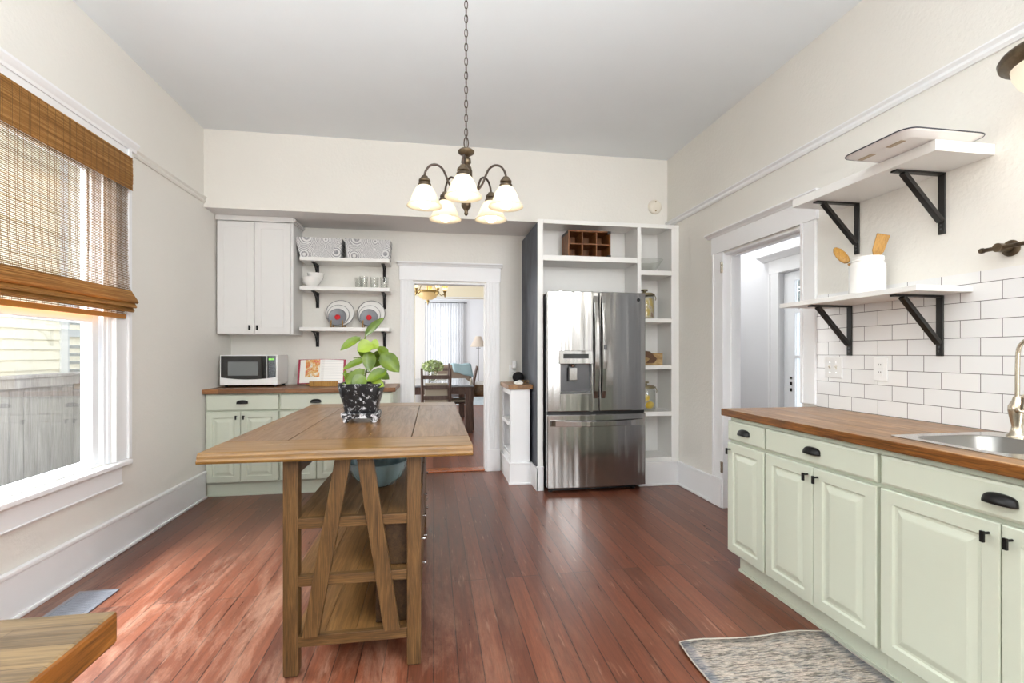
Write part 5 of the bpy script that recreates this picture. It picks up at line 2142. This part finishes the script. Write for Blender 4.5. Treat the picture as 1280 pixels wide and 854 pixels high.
m = MB()
m.tube([px2(.02, -.05), px2(.10, .35, .0), px2(.10, .75, .01), px2(.06, 1.05, .0), px2(.08, 1.2, .0)], [.006, .0055, .005, .004, .003], 7)
for a, b in (((.10, .5), (.42, .62)), ((.10, .28), (.28, .20)), ((.10, .55), (-.20, .62)), ((.08, 1.0), (-.12, 1.02)), ((.09, .8), (.30, .9)), ((.06, .2), (-.25, .26)), ((.1, .6), (.55, .75))):
    m.tube([px2(a[0], a[1]), px2((a[0] + b[0]) / 2, (a[1] + b[1]) / 2 + .05), px2(*b)], .0028, 5)
m.build('stem', M['stem'], pp)
m = MB()
F = (0.05, -1, .35)
for b, t_, w_, nr_, dy in (
        ((.06, 1.14), (.50, 1.60), .072, (-.5, -1, .3), 0), ((-.02, 1.12), (-.48, .82), .080, (.1, -1, .9), -.01),
        ((.44, .72), (.88, .30), .135, (.25, -1, .2), -.03), ((.56, .62), (.36, .90), .10, (.5, -.8, .5), .02),
        ((.60, .34), (.14, .10), .10, (-.1, -1, .7), -.06), ((.12, .60), (-.42, .38), .068, (.0, -1, 1.0), -.02),
        ((.10, .95), (.02, .50), .070, (-.9, -.7, .1), .02), ((.16, .80), (.20, .30), .10, (.1, -1, .1), -.02),
        ((.08, .36), (-.34, .02), .085, (.2, -1, .4), -.03), ((.10, .20), (-.16, -.06), .11, (.3, -1, .6), -.05),
        ((.22, .60), (.52, .72), .09, (-.2, -1, .6), .02), ((.14, .7), (-.10, .80), .085, (.0, -1, .2), .03),
        ((.30, .25), (.62, .12), .09, (.1, -1, .8), .05), ((.10, .5), (.42, .46), .10, (.0, -1, .7), .04),
        ((.2, .1), (.42, -.02), .08, (.3, -1, .6), .07)):
    leaf(m, px2(b[0], b[1], dy), px2(t_[0], t_[1], dy - .03), w_ * .72, nr_)
rnd = random.Random(11)
for k in range(34):     # small sprigs at the pot's left
    b = (-.28 + rnd.uniform(-.10, .10), .0 + rnd.uniform(0, .26))
    a = rnd.uniform(0, 2 * PI)
    leaf(m, px2(b[0], b[1], -.02 + rnd.uniform(-.03, .03)), px2(b[0] + .09 * math.cos(a), b[1] + .09 * abs(math.sin(a)), -.04), .014, F, .05, 4)
m.build('foliage', M['leaf'], pp, smooth=True)
m = MB()
leaf(m, px2(.26, .96, -.03), px2(-.08, .80, -.06), .085, (0, -1, .5))
leaf(m, px2(.14, .92, -.0), px2(.40, .88, -.04), .085, (0, -1, .7))
leaf(m, px2(.30, .06, -.08), px2(.55, -.02, -.10), .05, (0, -1, .6))
m.build('pale_leaves', M['leaf_pale'], pp, smooth=True)

# ------------------------------------------------------------------ chandelier
HX, HY = .153, 2.285
ch = thing('chandelier', 'bronze five-arm chandelier with white bell glass shades over the work table', 'chandelier', (HX, HY, H))
m = MB()
m.lathe([(0, H - .0005), (.065, H - .0005), (.065, H - .012), (.05, H - .022), (.018, H - .035), (0, H - .036)], 28, (HX, HY, 0))
m.build('canopy', M['bronze'], ch, smooth=True)
m = MB()
z = H - .05
k = 0
while z > 2.285:
    u = Vector((1, 0, 0)) if k % 2 == 0 else Vector((.3, 1, 0)).normalized()
    c_ = Vector((HX, HY, z))
    pts = []
    for i in range(12):
        a = 2 * PI * i / 12
        pts.append(c_ + u * (.0075 * math.cos(a)) + Vector((0, 0, .020 * math.sin(a))))
    m.tube(pts, .0021, 6, closed=True)
    z -= .0335
    k += 1
m.tube([(HX + .002 * math.sin(i * .9), HY + .002 * math.cos(i * .8), H - .04 - (H - .04 - 2.24) * i / 24) for i in range(25)], .0018, 6)
m.build('chain', M['bronze_dark'], ch, smooth=True)
m = MB()
m.tube([(HX + .010 * math.cos(2 * PI * i / 14), HY, 2.262 + .028 * math.sin(2 * PI * i / 14)) for i in range(14)], .003, 6, closed=True)
m.build('loop', M['bronze_dark'], ch, smooth=True)
m = MB()
m.lathe([(0, 2.236), (.010, 2.236), (.030, 2.232), (.039, 2.224), (.036, 2.214), (.020, 2.204), (.013, 2.196), (.022, 2.188), (.024, 2.170), (.016, 2.160), (.024, 2.150), (.029, 2.130), (.029, 2.060), (.024, 2.045), (.030, 2.035), (.030, 2.010), (.018, 1.998), (.016, 1.985), (.023, 1.978), (.023, 1.962), (.012, 1.948), (.008, 1.938), (.010, 1.930), (.006, 1.922), (0, 1.918)], 28, (HX, HY, 0))
m.build('body', M['bronze'], ch, smooth=True)
RA = .196
for i in range(5):
    th = -PI / 2 - .03 - .10 + 2 * PI * i / 5
    e = Vector((math.cos(th), math.sin(th), 0))
    c0 = Vector((HX, HY, 0))
    def A_(r, z):
        return c0 + e * r + Vector((0, 0, z))
    pts = [A_(.022, 2.022), A_(.050, 2.030), A_(.080, 2.060), A_(.098, 2.100), A_(.114, 2.128), A_(.140, 2.142), A_(.168, 2.136), A_(.186, 2.116), A_(RA, 2.090), A_(RA, 2.066)]
    sm = []
    for j in range(len(pts) - 1):
        p0, p1, p2, p3 = pts[max(j - 1, 0)], pts[j], pts[j + 1], pts[min(j + 2, len(pts) - 1)]
        for q in range(4):
            s = q / 4
            sm.append(.5 * ((2 * p1) + (p2 - p0) * s + (2 * p0 - 5 * p1 + 4 * p2 - p3) * s * s + (3 * p1 - p0 - 3 * p2 + p3) * s ** 3))
    sm.append(pts[-1])
    m = MB()
    m.tube(sm, .0052, 10)
    arm = m.build('arm', M['bronze_dark'], ch, smooth=True)
    c_ = A_(RA, 0)
    m = MB()
    m.lathe([(0, 2.082), (.014, 2.082), (.018, 2.074), (.026, 2.066), (.027, 2.058), (.023, 2.054), (.030, 2.046), (.031, 2.036), (.024, 2.030), (.0, 2.030)], 20, (c_.x, c_.y, 0))
    m.build('socket', M['bronze'], arm, smooth=True)
    m = MB()
    m.lathe([(.027, 2.040), (.038, 2.028), (.051, 2.004), (.061, 1.977), (.069, 1.960), (.079, 1.950), (.081, 1.944), (.078, 1.944), (.066, 1.957), (.058, 1.974), (.048, 2.002), (.035, 2.025), (.026, 2.034)], 36, (c_.x, c_.y, 0))
    m.build('glass_shade', M['shade_glass'], arm, smooth=True)
    m = MB()
    m.lathe([(0, 2.030), (.010, 2.028), (.012, 2.010), (.020, 1.994), (.0285, 1.966), (.027, 1.948), (.016, 1.936), (0, 1.932)], 20, (c_.x, c_.y, 0))
    m.build('bulb', M['bulb'], arm, smooth=True)

# ------------------------------------------------------------------ kitchen rug, floor register
rg = thing('kitchen_rug', 'faded grey woven rug on the floor in front of the sink cabinets', 'rug', (1.385, 1.28, 0))
m = MB()
NX, NY = 12, 24
rows = []
for j in range(NY + 1):
    row = []
    for i in range(NX + 1):
        x = -.345 + .69 * i / NX
        y = -.66 + 1.322 * j / NY
        z = .009 + .0015 * math.sin(i * 1.3 + j * .7) * math.cos(j * .9)
        if j > NY - 2:
            z += .004 * (j - NY + 2) * (.5 + .5 * math.sin(i * .9))
        wav = .004 * math.sin(j * .8)
        row.append((x + wav, y + .003 * math.sin(i * .8), z))
    rows.append(row)
vs = [[m.bm.verts.new(p) for p in r] for r in rows]
for a, b in zip(vs, vs[1:]):
    for i in range(NX):
        m.face([a[i], a[i + 1], b[i + 1], b[i]])
r_ = m.build('pile', M['rug'], None, smooth=True)
r_.parent = rg
so_ = r_.modifiers.new('solid', 'SOLIDIFY')
so_.thickness, so_.offset = .008, -1
m = MB()
for s in (0, NY):
    m.tube([Vector(p) + Vector((0, .004 if s else -.004, -.001)) for p in rows[s]], .0038, 6)
m.tube([Vector(r[0]) + Vector((-.003, 0, -.001)) for r in rows], .0034, 6)
m.tube([Vector(r[-1]) + Vector((.003, 0, -.001)) for r in rows], .0034, 6)
h_ = m.build('hem', M['rug_hem'], None, smooth=True)
h_.parent = rg
rg.rotation_euler = (0, 0, math.radians(-1.5))

vt = thing('floor_register', 'grey metal floor register by the left baseboard', 'vent', (-1.75, 2.72, 0))
VX0, VX1, VY0, VY1 = -1.852, -1.660, 2.54, 2.895
m = MB()
for b in ((VX0, VX1, VY0, VY0 + .022), (VX0, VX1, VY1 - .022, VY1), (VX0, VX0 + .022, VY0 + .022, VY1 - .022), (VX1 - .022, VX1, VY0 + .022, VY1 - .022)):
    m.box(b[0], b[1], b[2], b[3], .0005, .007)
m.build('frame', M['vent'], vt, bevel=.002)
m = MB()
y = VY0 + .030
while y < VY1 - .026:
    m.prism([(y, .002), (y + .002, .002), (y + .0055, .0065), (y + .0035, .0065)], VX0 + .022, VX1 - .022, 'X')
    y += .0165
m.build('louvers', M['vent'], vt)
m = MB()
m.box(VX0 + .02, VX1 - .02, VY0 + .02, VY1 - .02, .0003, .0009)
m.build('duct', M['vent_dark'], vt)

# ------------------------------------------------------------------ dining room and living room beyond the doorway
dt = thing('dining_table', 'dark wooden dining table with a glossy top seen through the doorway', 'table', (0, 8.5, 0))
m = MB()
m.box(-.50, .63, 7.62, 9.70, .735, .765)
m.build('tabletop', M['reflection_top'], dt, bevel=.006)
m = MB()
m.box(-.47, .60, 7.65, 7.68, .62, .734)
m.box(-.47, .60, 9.64, 9.67, .62, .734)
m.box(-.47, -.44, 7.68, 9.64, .62, .734)
m.box(.57, .60, 7.68, 9.64, .62, .734)
m.build('apron', M['dark_wood'], dt)
for x in (-.48, .50):
    for y in (7.64, 9.57):
        m = MB()
        m.box(x, x + .11, y, y + .11, 0, .734)
        m.build('leg', M['dark_wood'], dt, bevel=.006)


def dining_chair(label):
    r = thing('dining_chair', label, 'chair', (0, 0, 0), 'dark ladder-back dining chairs')
    for s in (-1, 1):                      # back posts lean back; chair faces +Y
        m = MB()
        m.tube([(s * .195, -.22, 0), (s * .195, -.20, .45), (s * .20, -.235, .80), (s * .205, -.29, 1.05)], [.02, .023, .021, .017], 8)
        m.build('back_post', M['dark_wood'], r, smooth=True)
        m = MB()
        m.box(s * .19 - .02, s * .19 + .02, .18, .22, 0, .435)
        m.build('leg', M['dark_wood'], r, bevel=.003)
    for z, dy in ((.62, -.218), (.77, -.235), (.92, -.262)):
        m = MB()
        pts = []
        for i in range(9):
            u = i / 8 * 2 - 1
            pts.append((u * .195, dy - .02 * (1 - u * u)))
        m.prism(pts + [(p[0], p[1] + .014) for p in pts[::-1]], z - .026, z + .030, 'Z')
        m.build('ladder_slat', M['dark_wood'], r)
    m = MB()
    m.box(-.215, .215, -.20, .225, .435, .46)
    m.build('seat', M['dark_wood'], r, bevel=.008)
    m = MB()
    m.box(-.20, .20, -.18, .21, .46, .50)
    m.build('cushion', M['seat_pad'], r, bevel=.016, seg=3)
    m = MB()
    m.box(-.165, .165, -.205, -.165, .505, .835)
    m.build('back_cushion', M['seat_pad'], r, bevel=.014, seg=3)
    m = MB()
    for z in (.18, .28):
        m.box(-.19, .19, .19, .21, z, z + .02)
        m.box(-.19, .19, -.22, -.20, z, z + .02)
    m.build('stretcher', M['dark_wood'], r)
    return r


c1 = dining_chair('dark ladder-back chair at the near end of the dining table')
c1.location = (.040, 7.30, 0)
c2 = dup(c1, (.44, 8.16, 0), math.radians(86), 'dark ladder-back chair at the right side of the dining table')
c3 = dup(c1, (.12, 9.98, 0), PI, 'dark ladder-back chair at the far end of the dining table')
va = thing('flower_vase', 'vase of pale green blooms on the dining table', 'flowers', (-.01, 8.55, .765))
m = MB()
m.lathe([(0, .7655), (.065, .7655), (.075, .78), (.082, .90), (.078, .935), (.072, .935), (.074, .90), (.068, .785), (0, .776)], 24, (-.01, 8.55, 0))
m.build('vase', M['clear'], va, smooth=True)
m = MB()
rnd = random.Random(5)
for k in range(9):
    a, q = rnd.uniform(0, 2 * PI), rnd.uniform(.05, .14)
    m.tube([(-.01 + .03 * math.cos(a), 8.55 + .03 * math.sin(a), .785), (-.01 + q * math.cos(a), 8.55 + q * math.sin(a), 1.02)], .004, 5)
m.build('stems', M['stem'], va)
m = MB()
for k in range(340):
    a, b, rr = rnd.uniform(0, 2 * PI), rnd.uniform(-.75, 1), rnd.uniform(.75, 1.0)
    hh = math.sqrt(1 - b * b)
    c_ = Vector((-.01 + .195 * rr * hh * math.cos(a), 8.55 + .18 * rr * hh * math.sin(a), 1.035 + .115 * rr * b))
    u = Vector((rnd.uniform(-1, 1), rnd.uniform(-1, 1), rnd.uniform(-1, 1))).normalized() * .027
    v = u.cross(Vector((rnd.uniform(-1, 1), rnd.uniform(-1, 1), 1))).normalized() * .024
    m.face([m.bm.verts.new(c_ + q) for q in (-u, v, u, -v)])
m.build('blooms', M['hydrangea'], va)

dc = thing('dining_chandelier', 'brass bowl chandelier hanging in the dining room', 'chandelier', (-.09, 8.1, H))
DCX, DCY = -.09, 8.1
m = MB()
m.lathe([(0, H - .001), (.07, H - .001), (.06, H - .03), (0, H - .04)], 20, (DCX, DCY, 0))
m.tube([(DCX, DCY, H - .03), (DCX, DCY, 2.62)], .008, 8)
m.build('stem', M['brass'], dc, smooth=True)
m = MB()
m.lathe([(.175, 2.275), (.165, 2.235), (.13, 2.19), (.08, 2.16), (0, 2.15)], 32, (DCX, DCY, 0))
m.build('bowl', M['amber_glass'], dc, smooth=True)
m = MB()
m.lathe([(.172, 2.262), (.186, 2.266), (.190, 2.282), (.182, 2.300), (.170, 2.298)], 32, (DCX, DCY, 0))
m.lathe([(0, 2.15), (.022, 2.148), (.026, 2.128), (.010, 2.105), (.012, 2.09), (.0, 2.06)], 14, (DCX, DCY, 0))
for i in range(3):
    a = 2 * PI * i / 3 + .5
    m.tube([(DCX + .18 * math.cos(a), DCY + .18 * math.sin(a), 2.29), (DCX + .05 * math.cos(a), DCY + .05 * math.sin(a), 2.55), (DCX, DCY, 2.63)], .006, 6)
m.build('ring', M['brass'], dc, smooth=True)
for i in range(5):
    a = 2 * PI * i / 5 + .25
    e = Vector((math.cos(a), math.sin(a), 0))
    c0 = Vector((DCX, DCY, 0))
    m = MB()
    m.tube([c0 + e * .18 + Vector((0, 0, 2.275)), c0 + e * .225 + Vector((0, 0, 2.235)), c0 + e * .27 + Vector((0, 0, 2.25)), c0 + e * .29 + Vector((0, 0, 2.30))], .007, 8)
    q = c0 + e * .29
    m.lathe([(0, 2.20), (.01, 2.215), (.02, 2.255), (.012, 2.27), (.028, 2.30), (.034, 2.315), (0, 2.32)], 12, (q.x, q.y, 0))
    ar = m.build('arm', M['brass'], dc, smooth=True)
    m = MB()
    m.lathe([(.026, 2.32), (.045, 2.36), (.055, 2.42), (.070, 2.46), (.067, 2.46), (.05, 2.42), (.04, 2.36)], 18, (q.x, q.y, 0))
    m.build('glass_shade', M['amber_glass'], ar, smooth=True)
    m = MB()
    m.lathe([(0, 2.322), (.012, 2.33), (.024, 2.37), (.018, 2.40), (0, 2.41)], 12, (q.x, q.y, 0))
    m.build('bulb', M['bulb'], ar, smooth=True)

# curtains and rod
cu = thing('sheer_curtain', 'sheer white curtains over the living room window', 'curtain', (.29, 15.86, 2.90))
for x0, x1 in ((-.34, .27), (.31, .95)):
    m = MB()
    n = 60
    A, B = [], []
    for i in range(n + 1):
        u = i / n
        x = x0 + (x1 - x0) * u
        y = 15.86 + .028 * math.sin(u * 2 * PI * 7.5) + .012 * math.sin(u * 31)
        A.append(m.bm.verts.new((x, y, .05)))
        B.append(m.bm.verts.new((x, 15.86 + (y - 15.86) * .5, 2.90)))
    for i in range(n):
        m.face([A[i], A[i + 1], B[i + 1], B[i]])
    m.build('panel', M['sheer'], cu, smooth=True)
rd = thing('curtain_rod', 'thin grey curtain rod above the living room window', 'curtain rod', (.3, 15.88, 2.91))
m = MB()
m.tube([(-.42, 15.86, 2.915), (1.03, 15.86, 2.915)], .012, 8)
m.build('bar', M['steel_dark'], rd, smooth=True)
m = MB()
for x in (-.40, 1.01):
    m.box(x - .01, x + .01, 15.86, 15.974, 2.905, 2.925)
    m.lathe([(0, 0), (.022, .005), (.022, .05), (0, .055)], 10, (0, 0, 0), Matrix.Translation((x + (.02 if x > 0 else -.07), 15.86, 2.915)) @ Matrix.Rotation(PI / 2, 4, 'Y'))
m.build('finial', M['steel_dark'], rd)

# armchair with a throw
ac = thing('armchair', 'brown-grey upholstered armchair facing the living room', 'armchair', (.55, 14.3, 0))
m = MB()
m.box(.02, 1.08, 13.95, 14.22, .18, .93)
m.build('backrest', M['sofa'], ac, bevel=.07, seg=4)
for x in (.02, .90):
    m = MB()
    m.box(x, x + .20, 13.98, 14.95, .16, .66)
    m.build('armrest', M['sofa'], ac, bevel=.07, seg=4)
m = MB()
m.box(.215, .905, 14.20, 14.93, .16, .46)
m.build('seat', M['sofa'], ac, bevel=.04, seg=3)
for x in (.07, 1.0):
    for y in (14.0, 14.88):
        m = MB()
        m.tube([(x, y, 0), (x, y, .19)], [.02, .03], 8)
        m.build('leg', M['dark_wood'], ac)
m = MB()
vs = []
prof = [(14.26, .70), (14.23, .92), (14.17, .952), (14.0, .952), (13.935, .93), (13.925, .80), (13.92, .66), (13.93, .56)]
for j, (y, z) in enumerate(prof):
    row = []
    for i in range(9):
        u = i / 8
        x = .50 + .55 * u + (.10 * (j - 3) / 4 if j > 3 else 0)
        row.append(m.bm.verts.new((x, y - .006 * math.sin(u * 14 + j) - .008, z + (.012 * math.sin(u * 9)) + (.16 * (1 - u) if j == 7 else .06 * (1 - u) if j == 6 else 0) + .006)))
    vs.append(row)
for A, B in zip(vs, vs[1:]):
    for i in range(8):
        m.face([A[i], A[i + 1], B[i + 1], B[i]])
tag(m.build('throw_blanket', M['throw'], None, smooth=True, solid=.012), 'blue-green throw draped over the armchair back', 'blanket')

lp = thing('floor_lamp', 'slim black floor lamp with a pale cone shade in the living room', 'lamp', (1.40, 15.2, 0))
m = MB()
m.lathe([(0, .001), (.14, .001), (.14, .02), (.03, .035), (0, .04)], 24, (1.40, 15.2, 0))
m.build('base', M['black'], lp, smooth=True)
m = MB()
m.tube([(1.40, 15.2, .03), (1.40, 15.2, 1.50)], .013, 8)
m.tube([(1.33, 15.2, 1.43), (1.47, 15.2, 1.43)], .008, 6)
m.build('pole', M['black'], lp, smooth=True)
m = MB()
m.lathe([(.09, 1.80), (.255, 1.47), (.25, 1.47), (.086, 1.80)], 28, (1.40, 15.2, 0))
m.build('lamp_shade', M['lamp_fabric'], lp, smooth=True)

bk = thing('woven_basket', 'brown woven basket beside the armchair', 'basket', (1.45, 14.45, 0))
m = MB()
m.lathe([(0, .002), (.24, .002), (.27, .05), (.28, .30), (.27, .33), (.25, .33), (.25, .06), (0, .02)], 26, (1.45, 14.45, 0))
m.build('body', M['basket'], bk, smooth=True)
m = MB()
m.lathe([(0, .20), (.20, .22), (.262, .335), (.20, .40), (.10, .42), (0, .415)], 20, (1.45, 14.45, 0))
tag(m.build('fluffy_throw', M['fluffy'], None, smooth=True), 'white fluffy throw heaped in the woven basket', 'blanket')
m = MB()
m.box(.55, 2.6, 11.7, 13.88, .0005, .012)
tag(m.build('living_rug', M['pale_rug'], None, bevel=.004), 'pale blue rug on the living room floor', 'rug')
